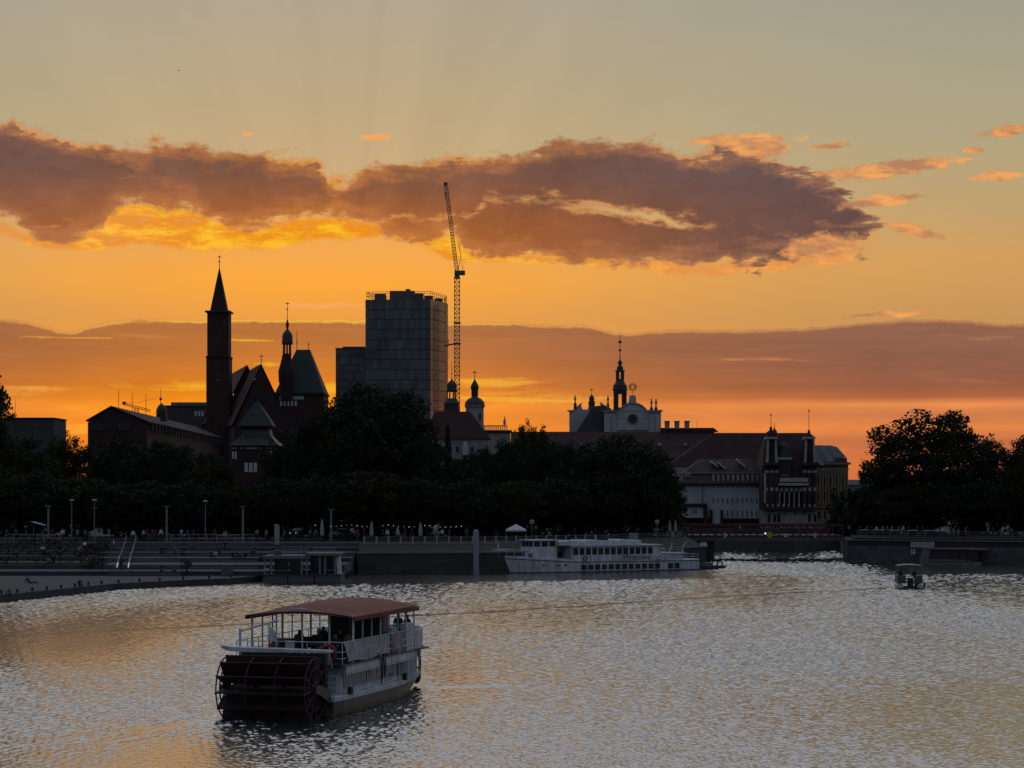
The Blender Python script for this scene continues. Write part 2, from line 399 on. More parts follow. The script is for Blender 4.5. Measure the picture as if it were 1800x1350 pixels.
# ------------------------------------------------------------------ mesh building
class MB:
    """collects shapes, then links them as one mesh object"""
    def __init__(s): s.v = []; s.f = []; s.m = []
    def add(s, vs, fs, mi=0):
        o = len(s.v)
        s.v += [tuple(p) for p in vs]
        s.f += [tuple(i + o for i in f) for f in fs]
        s.m += [mi] * len(fs)
        return s
    def box(s, x0, x1, y0, y1, z0, z1, mi=0):
        return s.add([(x0, y0, z0), (x1, y0, z0), (x1, y1, z0), (x0, y1, z0), (x0, y0, z1), (x1, y0, z1), (x1, y1, z1), (x0, y1, z1)],
                     [(0, 3, 2, 1), (4, 5, 6, 7), (0, 1, 5, 4), (1, 2, 6, 5), (2, 3, 7, 6), (3, 0, 4, 7)], mi)
    def frustum(s, a, b, z0, z1, mi=0):
        """a, b = (x0, x1, y0, y1) at z0 and z1"""
        return s.add([(a[0], a[2], z0), (a[1], a[2], z0), (a[1], a[3], z0), (a[0], a[3], z0), (b[0], b[2], z1), (b[1], b[2], z1), (b[1], b[3], z1), (b[0], b[3], z1)],
                     [(0, 3, 2, 1), (4, 5, 6, 7), (0, 1, 5, 4), (1, 2, 6, 5), (2, 3, 7, 6), (3, 0, 4, 7)], mi)
    def prism(s, poly, axis, a, b, mi=0):
        """extrude a 2D polygon: axis 'y' -> poly is (x, z); 'z' -> (x, y); 'x' -> (y, z)"""
        def P(p, t):
            return (p[0], t, p[1]) if axis == 'y' else ((p[0], p[1], t) if axis == 'z' else (t, p[0], p[1]))
        n = len(poly)
        vs = [P(p, a) for p in poly] + [P(p, b) for p in poly]
        fs = [tuple(range(n)), tuple(reversed(range(n, 2 * n)))] + [(i, i + n, (i + 1) % n + n, (i + 1) % n) for i in range(n)]
        return s.add(vs, fs, mi)
    def lathe(s, prof, cx=0, cy=0, n=12, mi=0, rot=0.0, sq=1.0):
        """prof = [(r, z)...] about a vertical axis"""
        vs, fs = [], []
        for r, z in prof:
            for k in range(n):
                a = 2 * math.pi * k / n + rot
                vs.append((cx + r * math.cos(a), cy + r * math.sin(a) * sq, z))
        m = len(prof)
        for i in range(m - 1):
            for k in range(n):
                k2 = (k + 1) % n
                fs.append((i * n + k, i * n + k2, (i + 1) * n + k2, (i + 1) * n + k))
        fs.append(tuple(reversed(range(n)))); fs.append(tuple(range((m - 1) * n, m * n)))
        return s.add(vs, fs, mi)
    def tube(s, pts, r, n=6, mi=0):
        pts = [Vector(p) for p in pts]
        rs = r if isinstance(r, (list, tuple)) else [r] * len(pts)
        vs, fs = [], []
        for i, p in enumerate(pts):
            d = (pts[min(i + 1, len(pts) - 1)] - pts[max(i - 1, 0)]).normalized()
            u = d.orthogonal().normalized() if abs(d.z) < 0.95 else Vector((1, 0, 0))
            u = (u - d * u.dot(d)).normalized()
            w = d.cross(u)
            for k in range(n):
                a = 2 * math.pi * (k + 0.5) / n
                vs.append(p + (u * math.cos(a) + w * math.sin(a)) * rs[i])
        for i in range(len(pts) - 1):
            for k in range(n):
                k2 = (k + 1) % n
                fs.append((i * n + k, i * n + k2, (i + 1) * n + k2, (i + 1) * n + k))
        fs.append(tuple(reversed(range(n)))); fs.append(tuple(range((len(pts) - 1) * n, len(pts) * n)))
        return s.add(vs, fs, mi)
    def torus(s, c, R, r, axis='y', n=24, k=8, mi=0):
        vs, fs = [], []
        for i in range(n):
            a = 2 * math.pi * i / n
            for j in range(k):
                b = 2 * math.pi * j / k
                p, q, h = (R + r * math.cos(b)) * math.cos(a), (R + r * math.cos(b)) * math.sin(a), r * math.sin(b)
                vs.append({'y': (c[0] + p, c[1] + h, c[2] + q), 'x': (c[0] + h, c[1] + p, c[2] + q), 'z': (c[0] + p, c[1] + q, c[2] + h)}[axis])
        for i in range(n):
            for j in range(k):
                i2, j2 = (i + 1) % n, (j + 1) % k
                fs.append((i * k + j, i2 * k + j, i2 * k + j2, i * k + j2))
        return s.add(vs, fs, mi)
    def ball(s, c, r, mi=0, n=8):
        return s.lathe([(max(r * math.sin(math.pi * i / n), 0.001), c[2] - r * math.cos(math.pi * i / n)) for i in range(n + 1)], c[0], c[1], n + 2, mi)
    def build(s, name, mats, parent=None, smooth_angle=None, origin=None):
        me = bpy.data.meshes.new(name)
        off = Vector(origin) if origin is not None else Vector((0, 0, 0))
        me.from_pydata([tuple(Vector(p) - off) for p in s.v], [], s.f)
        bm = bmesh.new(); bm.from_mesh(me); bmesh.ops.recalc_face_normals(bm, faces=bm.faces); bm.to_mesh(me); bm.free()
        if not isinstance(mats, (list, tuple)): mats = [mats]
        for m in mats: me.materials.append(m if not isinstance(m, str) else M[m])
        if len(mats) > 1: me.polygons.foreach_set('material_index', s.m)
        if smooth_angle:
            me.polygons.foreach_set('use_smooth', [True] * len(me.polygons))
            me.set_sharp_from_angle(angle=math.radians(smooth_angle))
        o = bpy.data.objects.new(name, me); COL.objects.link(o)
        if origin is not None: o.location = origin
        if parent: o.parent = parent
        return o
def tag(o, label, cat, group=None):
    o['label'] = label; o['category'] = cat
    if group: o['group'] = group
    return o
def thing(name, label, cat, loc=(0, 0, 0), rz=0.0, group=None):
    o = bpy.data.objects.new(name, None); COL.objects.link(o)
    o.empty_display_size = 0.3
    o.location = loc; o.rotation_euler = (0, 0, rz)
    return tag(o, label, cat, group)
def structure(o, kind='structure'):
    o['kind'] = kind
    return o
def copy_tree(o, parent=None):
    c = o.copy(); COL.objects.link(c); c.parent = parent
    for ch in list(o.children): copy_tree(ch, c)
    return c
class PX:
    """build parts of a distant thing from photo rows and columns at its distance"""
    def __init__(s, root, D): s.r, s.D = root, D
    def box(s, name, m, x0, x1, y0, y1, d0=0.0, d1=8.0, parent=None):
        D = s.D
        return s._sub(MB().box(wx(x0, D), wx(x1, D), D + d0, D + d1, wz(y1, D), wz(y0, D)), name, m, parent or s.r)
    def _sub(s, mb, name, m, parent):
        off = s.r.location
        mb.v = [tuple(Vector(p) - off) for p in mb.v]
        o = mb.build(name, m, parent)
        return o
    def poly(s, name, m, pts, d0, d1, parent=None):
        D = s.D
        mb = MB().prism([(wx(x, D), wz(y, D)) for x, y in pts], 'y', D + d0, D + d1)
        return s._sub(mb, name, m, parent or s.r)
    def lathe(s, name, m, cx, prof, n=12, dd=3.0, parent=None, rot=0.0, sm=40):
        """prof = [(half width px, row)...]"""
        D = s.D
        mb = MB().lathe([(max(r, 0.02) * D / F, wz(y, D)) for r, y in prof], wx(cx, D), D + dd, n, 0, rot)
        off = s.r.location
        mb.v = [tuple(Vector(p) - off) for p in mb.v]
        return mb.build(name, m, parent or s.r, smooth_angle=sm)
    def frus(s, name, m, a, b, dd=(0, 8), dt=(3, 5), parent=None):
        """a = (x0, x1, row) below, b = (x0, x1, row) above"""
        D = s.D
        mb = MB().frustum((wx(a[0], D), wx(a[1], D), D + dd[0], D + dd[1]), (wx(b[0], D), wx(b[1], D), D + dt[0], D + dt[1]), wz(a[2], D), wz(b[2], D))
        return s._sub(mb, name, m, parent or s.r)
    def finial(s, name, m, x, y0, y1, dd=3.0, ball=(), cross=None, w=0.5, parent=None):
        D = s.D; k = D / F
        mb = MB().tube([(wx(x, D), D + dd, wz(y0, D)), (wx(x, D), D + dd, wz(y1, D))], [w * k * 1.3, w * k * 0.8])
        for yy, r in ball: mb.ball((wx(x, D), D + dd, wz(yy, D)), r * k)
        if cross: mb.box(wx(x - cross[1], D), wx(x + cross[1], D), D + dd - 0.08, D + dd + 0.08, wz(cross[0] + 0.7, D), wz(cross[0] - 0.7, D))
        return s._sub(mb, name, m, parent or s.r)
    def wins(s, xs, ys, w, h, m='glass', frame=None, arch=False, d=0.0, parent=None, name='window'):
        """window parts centred on columns xs, rows ys"""
        D = s.D; k = D / F
        for y in ys:
            for x in xs:
                X, Z = wx(x, D), wz(y, D)
                W, H = w * k / 2, h * k / 2
                pts = [(X - W, Z - H), (X + W, Z - H), (X + W, Z + H * (0.55 if arch else 1))]
                if arch:
                    pts += [(X + W * math.cos(a), Z + H * 0.55 + W * math.sin(a)) for a in (0.6, 1.1, 1.57, 2.04, 2.54)]
                pts.append((X - W, Z + H * (0.55 if arch else 1)))
                o = s._sub(MB().prism(pts, 'y', D + d - 0.06, D + d + 0.15), name, m, parent or s.r)
                if frame:
                    fr = MB().box(X - W - 0.12, X + W + 0.12, D + d - 0.14, D + d + 0.1, Z - H - 0.14, Z - H - 0.003)
                    s._sub(fr, 'sill', frame, o)
import numpy as np
# ------------------------------------------------------------------ river
def water_material():
    m = bpy.data.materials.new('river_water'); m.use_nodes = True
    nt = m.node_tree; b = nt.nodes['Principled BSDF']
    b.inputs['Base Color'].default_value = (0.016, 0.018, 0.018, 1)
    b.inputs['Roughness'].default_value = 0.15
    b.inputs['IOR'].default_value = 6.0
    E.tree = nt
    tc = nt.nodes.new('ShaderNodeTexCoord')
    sp = nt.nodes.new('ShaderNodeSeparateXYZ'); nt.links.new(tc.outputs['Object'], sp.inputs[0])
    x, y = E(sp.outputs[0]), E(sp.outputs[1])
    w1 = noise(vec3(x * 3.4, y * 2.0, 0.0), 2, 0.6)
    bp = nt.nodes.new('ShaderNodeBump')
    bp.inputs['Strength'].default_value = 1.0
    bp.inputs['Distance'].default_value = 0.025
    nt.links.new(w1.k, bp.inputs['Height'])
    nt.links.new(bp.outputs[0], b.inputs['Normal'])
    return m
WATER = water_material()
def river_surface():
    """one sheet of real ripples, finer towards the near water"""
    rng = np.random.default_rng(8)
    nc = 800
    nr = 1500
    D = np.geomspace(66.0, 420.0, nr)
    T = np.linspace(-0.262, 0.262, nc)
    Y = np.repeat(D[:, None], nc, 1); X = Y * T[None, :]
    # wind patches: ruffled and calmer water
    patch = np.zeros_like(X)
    for k in range(9):
        a = rng.uniform(0, 6.283); L = rng.uniform(18, 60); kx, ky = np.cos(a) / L, np.sin(a) / (L * 2.2)
        patch += np.sin(6.283 * (kx * X + ky * Y) + rng.uniform(0, 6.283))
    patch = np.clip(patch / 6 + 0.5, 0, 1)
    col = X / Y * F + 900; row = YH + CAM_H * F / Y
    calm_left = np.maximum(np.exp(-((col - 150) / 210) ** 2 - ((row - 1135) / 105) ** 2), np.exp(-((col - 330) / 130) ** 2 - ((row - 1335) / 42) ** 2))
    calm_left = np.maximum(calm_left, 0.6 * np.exp(-((col - 800) / 60) ** 2 - ((row - 1200) / 90) ** 2))   # sheltered reach below the terraces
    lee = np.clip((Y - X * 0.40 - 252) / 14, 0, 1)
    lee = lee * lee * (3 - 2 * lee)
    chan = np.clip((col - 1235) / 40, 0, 1) * np.clip((1600 - col) / 120, 0, 1) * np.clip((Y - 262) / 20, 0, 1)   # open reach before and below the bridge
    lee = lee * (1 - 0.85 * chan)
    amp = (1 + 0.9 * chan) * (0.50 + 0.85 * patch) * (1 - 0.80 * calm_left) * (1 - 0.85 * lee)
    Z = np.zeros_like(X)
    n = 110; W = np.zeros((nr, 1)); lam0 = 0.0036 * D[:, None]
    for k in range(n):                       # ripples of every size; each distance shows its own band
        lam = 0.17 * (2.8 / 0.17) ** ((k + rng.random()) / n)
        a = 1.25 + rng.normal() * 0.8
        w = np.exp(-(np.log(lam / lam0) / 0.5) ** 2 / 2)
        ph = 6.283 * (np.cos(a) * X + np.sin(a) * Y) / lam + rng.uniform(0, 6.283)
        Z += w * lam / 6.283 * np.sin(ph); W += w * w
    Z *= SLOPE * 1.414 / np.sqrt(W)
    for ax, ay, dx, dy, wd, reach in ((41.3, 242.5, -74.0, -80.0, 0.9, 118.0), (43.6, 241.0, 7.5, -13.0, 0.8, 60.0), (-13.0, 102.5, -3.6, -10.3, 0.45, 16.0), (-14.5, 100.5, -6.0, -9.0, 0.35, 14.0)):
        L = math.hypot(dx, dy); ux, uy = dx / L, dy / L                # smooth slicks left along the boats' wakes
        al = (X - ax) * ux + (Y - ay) * uy
        pr = -(X - ax) * uy + (Y - ay) * ux + 1.1 * np.sin(al * 0.07) + 0.25 * np.sin(al * 0.45)
        amp = amp * (1 - 0.93 * np.exp(-(pr / wd) ** 4) * np.clip((al + 1) / 2, 0, 1) * np.clip((reach - al) / 12, 0, 1))
    Z *= amp
    def wake(ax, ay, dx, dy, width, reach, h):
        L = math.hypot(dx, dy); ux, uy = dx / L, dy / L
        al = (X - ax) * ux + (Y - ay) * uy
        pr = -(X - ax) * uy + (Y - ay) * ux + 0.35 * np.sin(al * 0.5) + 0.2 * np.sin(al * 1.3 + 1)
        env = np.clip((al + 0.5) / 2.5, 0, 1) * np.clip((reach - al) / (reach * 0.5), 0, 1) * np.exp(-(pr / width) ** 2)
        return h * np.cos(pr * 3.0 / width) * env
    for wk in WAKES: Z += wake(*wk)
    # churned water behind the paddle wheel
    bx, by = -11.3, 101.0
    ch = np.exp(-(((X - bx) / 2.6) ** 2 + ((Y - by) / 3.0) ** 2))
    Z += ch * 0.10 * np.sin(X * 5.1 + 2 * np.sin(Y * 3.3)) * np.sin(Y * 4.3 + 1.2)
    V = np.stack([X, Y, Z], -1).reshape(-1, 3)
    idx = np.arange(nr * nc, dtype=np.int32).reshape(nr, nc)
    Q = np.stack([idx[:-1, :-1], idx[:-1, 1:], idx[1:, 1:], idx[1:, :-1]], -1).reshape(-1, 4)
    # the sheet goes on flat to the banks and behind the camera
    ex = [(-900, -500, 0), (900, -500, 0), (900, 66, 0), (T[-1] * 66, 66, 0), (T[0] * 66, 66, 0), (-900, 66, 0), (-900, 420, 0), (T[0] * 420, 420, 0), (T[-1] * 420, 420, 0), (900, 420, 0)]
    o = len(V); V = np.concatenate([V, np.array(ex)])
    E4 = np.array([[o, o + 1, o + 2, o + 5], [o + 5, o + 4, o + 7, o + 6], [o + 3, o + 2, o + 9, o + 8]], dtype=np.int32)
    Q = np.concatenate([Q, E4])
    me = bpy.data.meshes.new('river')
    me.vertices.add(len(V)); me.loops.add(len(Q) * 4); me.polygons.add(len(Q))
    me.vertices.foreach_set('co', V.ravel().astype(np.float32))
    me.loops.foreach_set('vertex_index', Q.ravel().astype(np.int32))
    me.polygons.foreach_set('loop_start', np.arange(0, len(Q) * 4, 4, dtype=np.int32))
    me.polygons.foreach_set('use_smooth', np.ones(len(Q), dtype=bool))
    me.update(calc_edges=True)
    me.materials.append(WATER)
    o = bpy.data.objects.new('river', me); COL.objects.link(o)
    return structure(o)
SLOPE = 0.31
WAKES = [(-13.2, 101.8, -3.6, -10.3, 0.55, 16.0, -0.015), (41.3, 242.5, -74.0, -80.0, 0.7, 80.0, -0.03), (43.6, 241.0, 7.5, -13.0, 0.7, 40.0, -0.05),
         (40.8, 243.0, -10.0, -2.5, 0.9, 12.0, -0.10), (-4.4, 119.0, 5.0, 1.2, 0.6, 6.0, -0.08)]
river_surface()

# ------------------------------------------------------------------ ground
LAND = 3.6
left_line = [(-140, -500), (-140, 300), (-19.6, 300), (-19.4, 289), (-2.5, 292), (11.5, 301), (24, 319), (26.5, 347), (27, 397)]
right_line = [(58.2, 397), (49.3, 328.2), (71.9, 317.2), (150.2, 289.2), (210, 200), (210, -500)]
poly = [(-4000, -500)] + left_line + right_line + [(4000, -500), (4000, 8000), (-4000, 8000)]
g = MB(); g.add([(x, y, LAND) for x, y in poly], [tuple(range(len(poly)))])
edge_ = left_line + right_line
g.add([(x, y, LAND) for x, y in edge_] + [(x, y, -2.0) for x, y in edge_], [(i, i + 1, i + 1 + len(edge_), i + len(edge_)) for i in range(len(edge_) - 1)])
structure(g.build('ground', M['ground']))

# quay along the terraces
QZ = 0.65
quay_edge = [(-115, 60), (-75, 150), (-56, 190), (-47.6, 211), (-41.6, 237), (-36.5, 246), (-31.6, 252), (-28.6, 260), (-22, 268), (-19.6, 284)]
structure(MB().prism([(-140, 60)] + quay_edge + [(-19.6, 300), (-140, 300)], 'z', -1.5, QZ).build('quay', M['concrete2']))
STEPS = [(260, 1.14), (268, 1.63), (279, 2.12), (286, 2.61), (292, 3.10), (296, 3.59)]
emb = bpy.data.objects.new('embankment_terraces', None); COL.objects.link(emb); structure(emb)
XG = [wx(182, d) for d, _ in STEPS]      # lawn begins left of this
for k, (d, z) in enumerate(STEPS):
    d2 = STEPS[k + 1][0] if k < 5 else 299.9
    x1 = -22.5 if k == 0 else -19.7
    n = 8
    for i in range(n):                   # slabs with open joints
        xa = -139.5 + (x1 + 139.5) * i / n; xb = -139.5 + (x1 + 139.5) * (i + 1) / n
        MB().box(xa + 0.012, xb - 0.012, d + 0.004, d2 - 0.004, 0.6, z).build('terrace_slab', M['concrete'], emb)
    # seating ledge in front of each riser, right of the flight of steps
    if 0 < k:
        MB().box(wx(330, d), wx(455, d), d - 0.9, d - 0.01, STEPS[k - 1][1] + 0.004, STEPS[k - 1][1] + 0.24).build('seating_ledge', M['concrete'], emb)
for k in range(1, 5):                    # lawns on the left
    d, z = STEPS[k]; d2 = STEPS[k + 1][0]
    structure(MB().box(-120, XG[k] - 0.6 * k, d + 1.4, d2 - 0.05, z + 0.004, z + 0.16).build('lawn', M['grass']))

# flight of steps between the handrails
fl = bpy.data.objects.new('stairway', None); COL.objects.link(fl); structure(fl)
for k, (d, z) in enumerate(STEPS):
    zl = QZ if k == 0 else STEPS[k - 1][1]
    for j in range(2):
        MB().box(wx(192, d), wx(318, d), d - 0.75 * (2 - j), d - 0.75 * (1 - j) - 0.004, zl + 0.003, zl + (z - zl) * (j + 1) / 3).build('step', M['concrete'], fl)

# river wall, grass slope, right-hand wall
def wall(name, label, line, z0, z1, thick, m, cap=None, capm=None):
    o = thing(name, label, 'wall', (line[0][0], line[0][1], 0))
    off = o.location
    for (xa, ya), (xb, yb) in zip(line[:-1], line[1:]):
        d = Vector((xb - xa, yb - ya, 0)); L = d.length; d.normalize(); nrm = Vector((-d.y, d.x, 0)) * thick
        q = [Vector((xa, ya, 0)), Vector((xb, yb, 0)), Vector((xb, yb, 0)) + nrm, Vector((xa, ya, 0)) + nrm]
        MB().prism([(p.x - off.x, p.y - off.y) for p in q], 'z', z0, z1).build('wall_panel', m, o)
        if cap:
            n = max(1, int(L / 2.6))
            for i in range(n):
                a = Vector((xa, ya, 0)) + d * (L * i / n + 0.01) - nrm.normalized() * 0.12
                b = Vector((xa, ya, 0)) + d * (L * (i + 1) / n - 0.01) - nrm.normalized() * 0.12
                e = nrm + nrm.normalized() * 0.2
                MB().prism([(p.x - off.x, p.y - off.y) for p in (a, b, b + e, a + e)], 'z', z1 + 0.003, z1 + cap).build('coping_stone', capm, o)
    return o
LW = [(-19.2, 283.2), (-1, 286), (13.5, 296.5), (27, 316), (29.5, 346)]
wall('river_wall', 'dark stone river wall between the terraces and the moored white ship', LW, -1.5, 2.55, 0.8, M['stonewall'], 0.16, M['grey'])
RW = [(48.2, 327), (71.5, 316), (150, 288)]
wall('embankment_wall', 'long grey stone wall of the right bank beside the bridge', RW, -1.5, 2.5, 1.0, M['stonewall2'])
wall('parapet_wall', 'low reddish brick parapet on top of the right bank wall', [(48.4, 327.4), (71.6, 316.5), (150, 288.5)], 2.503, 3.25, 0.6, M['brick2'], 0.12, M['grey'])
wall('channel_wall', 'dark stone channel wall seen under the bridge', [(26, 396), (58, 396)], -1.5, LAND + 0.3, 0.9, M['stonewall2'])
wall('abutment_wall', 'stone abutment wall running back under the right end of the bridge', [(57, 395.8), (48.2, 327.6)], -1.5, 3.3, 0.9, M['stonewall'])
wall('bank_wall', 'stone wall of the left bank running back beneath the bridge', [(29.6, 346.2), (28, 395.5)], -1.5, 3.2, 0.9, M['stonewall'])
gs = MB()
inner = left_line[3:8]
outer = [(-19.2, 284.1), (-1.2, 286.9), (13, 297.4), (26.2, 316.5), (28.6, 346)]
gs.add([(x, y, 2.45) for x, y in outer] + [(x, y, LAND + 0.006) for x, y in inner], [(i, i + 1, i + 6, i + 5) for i in range(4)])
structure(gs.build('grass_slope', M['grass']))

# ------------------------------------------------------------------ trees
def leaf_mesh(name, blobs, size, seed, m, per=46):
    """leaf-sized quads spread through clumps; blobs = [(centre, radius)...]"""
    rng = np.random.default_rng(seed)
    C, S = [], []
    for c, r in blobs:
        n = max(8, int(per * (r / 1.3) ** 2))
        d = rng.normal(size=(n, 3)); d /= np.linalg.norm(d, axis=1)[:, None]
        C.append(np.array(c) + d * (r * rng.random((n, 1)) ** 0.45) * np.array((1.0, 1.0, 0.8)))
        S.append(np.full(n, 1.0))
    C = np.concatenate(C); n = len(C)
    u = rng.normal(size=(n, 3)); u /= np.linalg.norm(u, axis=1)[:, None]
    w = rng.normal(size=(n, 3)); w -= u * (w * u).sum(1)[:, None]; w /= np.linalg.norm(w, axis=1)[:, None]
    s = (size * (0.6 + 0.8 * rng.random(n)))[:, None]
    V = np.empty((n, 4, 3))
    V[:, 0] = C - u * s; V[:, 1] = C + w * s * 0.62; V[:, 2] = C + u * s; V[:, 3] = C - w * s * 0.62
    me = bpy.data.meshes.new(name)
    me.vertices.add(n * 4); me.loops.add(n * 4); me.polygons.add(n)
    me.vertices.foreach_set('co', V.ravel().astype(np.float32))
    me.loops.foreach_set('vertex_index', np.arange(n * 4, dtype=np.int32))
    me.polygons.foreach_set('loop_start', np.arange(0, n * 4, 4, dtype=np.int32))
    me.update(calc_edges=True)
    me.materials.append(m)
    return me
def broad_tree(seed, leafm, openness=0.0):
    """unit tree: height 20 m, crown half width about 8 m; returns (trunk mesh, crown mesh)"""
    rr = random.Random(seed)
    mb = MB(); H = 20.0
    mb.tube([(0, 0, -0.4), (0.1, 0.05, 2.5), (0.25, 0.1, 6), (0.1, -0.1, 11), (0.3, 0, 16)], [0.55, 0.42, 0.36, 0.24, 0.08], 8)
    blobs = []
    nb = 11
    for i in range(nb):
        a = i * 2.4 + rr.uniform(-0.4, 0.4)
        z0 = 3.6 + 9.5 * i / nb
        t = (z0 - 3) / 14
        L = (7.4 - 3.6 * t) * rr.uniform(0.8, 1.12)
        rise = rr.uniform(0.28, 0.7) * L
        e = Vector((math.cos(a) * L, math.sin(a) * L, z0 + rise))
        mid = Vector((math.cos(a + 0.15) * L * 0.5, math.sin(a + 0.15) * L * 0.5, z0 + rise * 0.38))
        mb.tube([(0.15, 0, z0), mid, e], [0.20 - 0.1 * t, 0.12 - 0.05 * t, 0.03], 5)
        for j in range(4):                                  # side limbs
            f = 0.35 + 0.17 * j
            p = Vector((0.15, 0, z0)).lerp(e, f)
            q = p + Vector((rr.uniform(-1, 1), rr.uniform(-1, 1), rr.uniform(0.1, 1.0))).normalized() * rr.uniform(1.4, 2.9)
            mb.tube([p, q], [0.06, 0.02], 4)
            blobs.append((tuple(q), rr.uniform(0.9, 1.5)))
        blobs.append((tuple(e), rr.uniform(0.9, 1.35)))
        for j in range(5):
            b = e + Vector((rr.gauss(0, 1), rr.gauss(0, 1), rr.gauss(0, 0.8))) * 1.2
            blobs.append((tuple(b), rr.uniform(0.5, 1.05)))
    n = int(150 * (1 - openness))
    for i in range(n):                                      # crown shell
        a = rr.uniform(0, 6.283); ph = math.acos(rr.uniform(-0.75, 1))
        R = min(1.03 if ph > 0.6 else 0.90, rr.uniform(0.62, 1.0) * (1 + 0.16 * math.sin(3 * a + seed) + 0.12 * math.sin(5 * ph + 2 * a)))
        c = (math.cos(a) * math.sin(ph) * 7.2 * R, math.sin(a) * math.sin(ph) * 7.2 * R, 11.2 + math.cos(ph) * 7.6 * R)
        blobs.append((c, rr.uniform(0.7, 1.6)))
    for i in range(26):                                     # twigs that break the outline
        a = rr.uniform(0, 6.283); ph = math.acos(rr.uniform(-0.4, 0.75)); R = rr.uniform(0.9, 1.03)
        c = (math.cos(a) * math.sin(ph) * 7.4 * R, math.sin(a) * math.sin(ph) * 7.4 * R, 11.2 + math.cos(ph) * 7.8 * R)
        blobs.append((c, rr.uniform(0.3, 0.6)))
    for i in range(int(60 * (1 - openness))):               # inner mass
        c = (rr.gauss(0, 2.6), rr.gauss(0, 2.6), 10.5 + rr.gauss(0, 3.4))
        blobs.append((c, rr.uniform(1.2, 2.0)))
    blobs = [b for b in blobs if (math.hypot(b[0][0], b[0][1]) / 7.5) ** 2 + (max(0.0, b[0][2] - 11.2) / 7.4) ** 2 < 1.08]
    tm = mb.build('trunk', M['bark'])
    me = tm.data; bpy.data.objects.remove(tm)
    return me, leaf_mesh('crown', blobs, 0.215, seed, leafm, per=86)
def conifer(seed):
    rr = random.Random(seed); mb = MB()
    mb.tube([(0, 0, -0.3), (0, 0, 20)], [0.35, 0.04], 7)
    blobs = []
    for i in range(46):
        z = 2.5 + 17.2 * i / 46; L = (1 - z / 21) * 2.7 + 0.15
        for j in range(4):
            a = i * 1.3 + j * 1.571 + rr.uniform(-0.3, 0.3)
            e = Vector((math.cos(a) * L, math.sin(a) * L, z - 0.25 * L))
            mb.tube([(0, 0, z), e], [0.05, 0.015], 3)
            blobs.append((tuple(e * 0.7 + Vector((0, 0, z)) * 0.3), 0.28 + 0.16 * L)); blobs.append((tuple(e), 0.3 + 0.08 * L))
    tm = mb.build('trunk', M['bark']); me = tm.data; bpy.data.objects.remove(tm)
    return me, leaf_mesh('crown', blobs, 0.2, seed, M['needle'], per=70)
TREES = [broad_tree(3, M['leaf']), broad_tree(11, M['leaf2']), broad_tree(27, M['leaf']), broad_tree(42, M['leaf2'], 0.35), broad_tree(58, M['leaf'], 0.2)]
CONIF = conifer(5)
def plant(x, top, half, D, kind, label, group, rz, name='leafy_tree', z=LAND):
    H = wz(top, D) - z
    tm, cm = CONIF if kind == 'c' else TREES[kind]
    r = thing(name, label, 'tree', (wx(x, D), D, z), rz, group)
    hs = half * D / F / (2.8 if kind == 'c' else 7.6)
    r.scale = (hs, hs, H / (20.0 if kind == 'c' else 19.2))
    for nm, me in (('trunk', tm), ('crown', cm)):
        o = bpy.data.objects.new(nm, me); COL.objects.link(o); o.parent = r
    return r
random.seed(4)
SPECIAL = [
    (-62, 628, 92, 232, 3, 'leafy tree whose open branch tips stand against the orange sky by the far-left lawns', None),
    (662, 668, 108, 326, 2, 'tallest broad tree of the promenade, rising in front of the glass tower', None),
    (588, 706, 74, 332, 0, 'broad tree just beside the tallest one, below the low glass block', None),
    (931, 731, 40, 352, 3, 'round tree crown showing above the trees, beside the church with white gables', None),
    (1638, 713, 118, 345, 4, 'big spreading tree standing free above the right bank wall', None),
    (1808, 762, 58, 332, 1, 'dense tree at the edge of the right bank, next to the white parasol', None),
    (787, 742, 17, 326, 'c', 'slim dark conifer among the promenade trees below the baroque turrets', None),
    (1096, 757, 84, 330, 2, 'broad tree in front of the church facade with the round window', None),
    (118, 752, 42, 342, 3, 'small spiky tree top in the gap beside the long gabled hall', None),
    (1178, 834, 30, 338, 1, 'tree at the bridge end beside the white house', None)]
ROW = [(28, 764, 76, 330, 1), (205, 762, 72, 330, 0), (292, 770, 62, 335, 2), (368, 792, 52, 322, 1), (510, 752, 52, 338, 4), (712, 700, 64, 336, 1), (745, 764, 52, 322, 0),
       (808, 802, 50, 330, 1), (850, 784, 46, 336, 2), (884, 770, 46, 340, 0), (948, 762, 58, 335, 4), (1012, 776, 52, 330, 0), (1146, 782, 44, 336, 4), (548, 738, 50, 333, 2)]
LOWROW = [(60, 828, 78, 312, 0), (150, 836, 74, 313, 1), (250, 842, 74, 312, 2), (345, 846, 66, 312, 0), (432, 850, 58, 314, 1), (505, 838, 60, 313, 2), (572, 832, 66, 313, 0), (655, 824, 80, 313, 1),
          (742, 836, 66, 313, 2), (820, 842, 64, 314, 0), (900, 842, 64, 318, 1), (975, 838, 66, 322, 2), (1050, 832, 70, 326, 0), (1128, 840, 56, 334, 1), (-20, 810, 70, 312, 1), (612, 850, 60, 316, 2), (700, 856, 60, 318, 0), (470, 868, 50, 316, 0), (1010, 862, 60, 330, 2), (860, 862, 60, 322, 2)]
RIGHT = [(1556, 800, 52, 350, 2), (1736, 766, 60, 352, 0), (1600, 846, 74, 342, 1), (1690, 842, 84, 338, 2), (1785, 850, 66, 334, 0), (1520, 856, 32, 368, 1), (1486, 890, 24, 392, 0), (1540, 872, 44, 352, 1), (1850, 800, 70, 340, 2)]
for t in SPECIAL: plant(*t[:4], t[4], t[5], t[6], random.uniform(0, 6.28), name='conifer_tree' if t[4] == 'c' else 'leafy_tree')
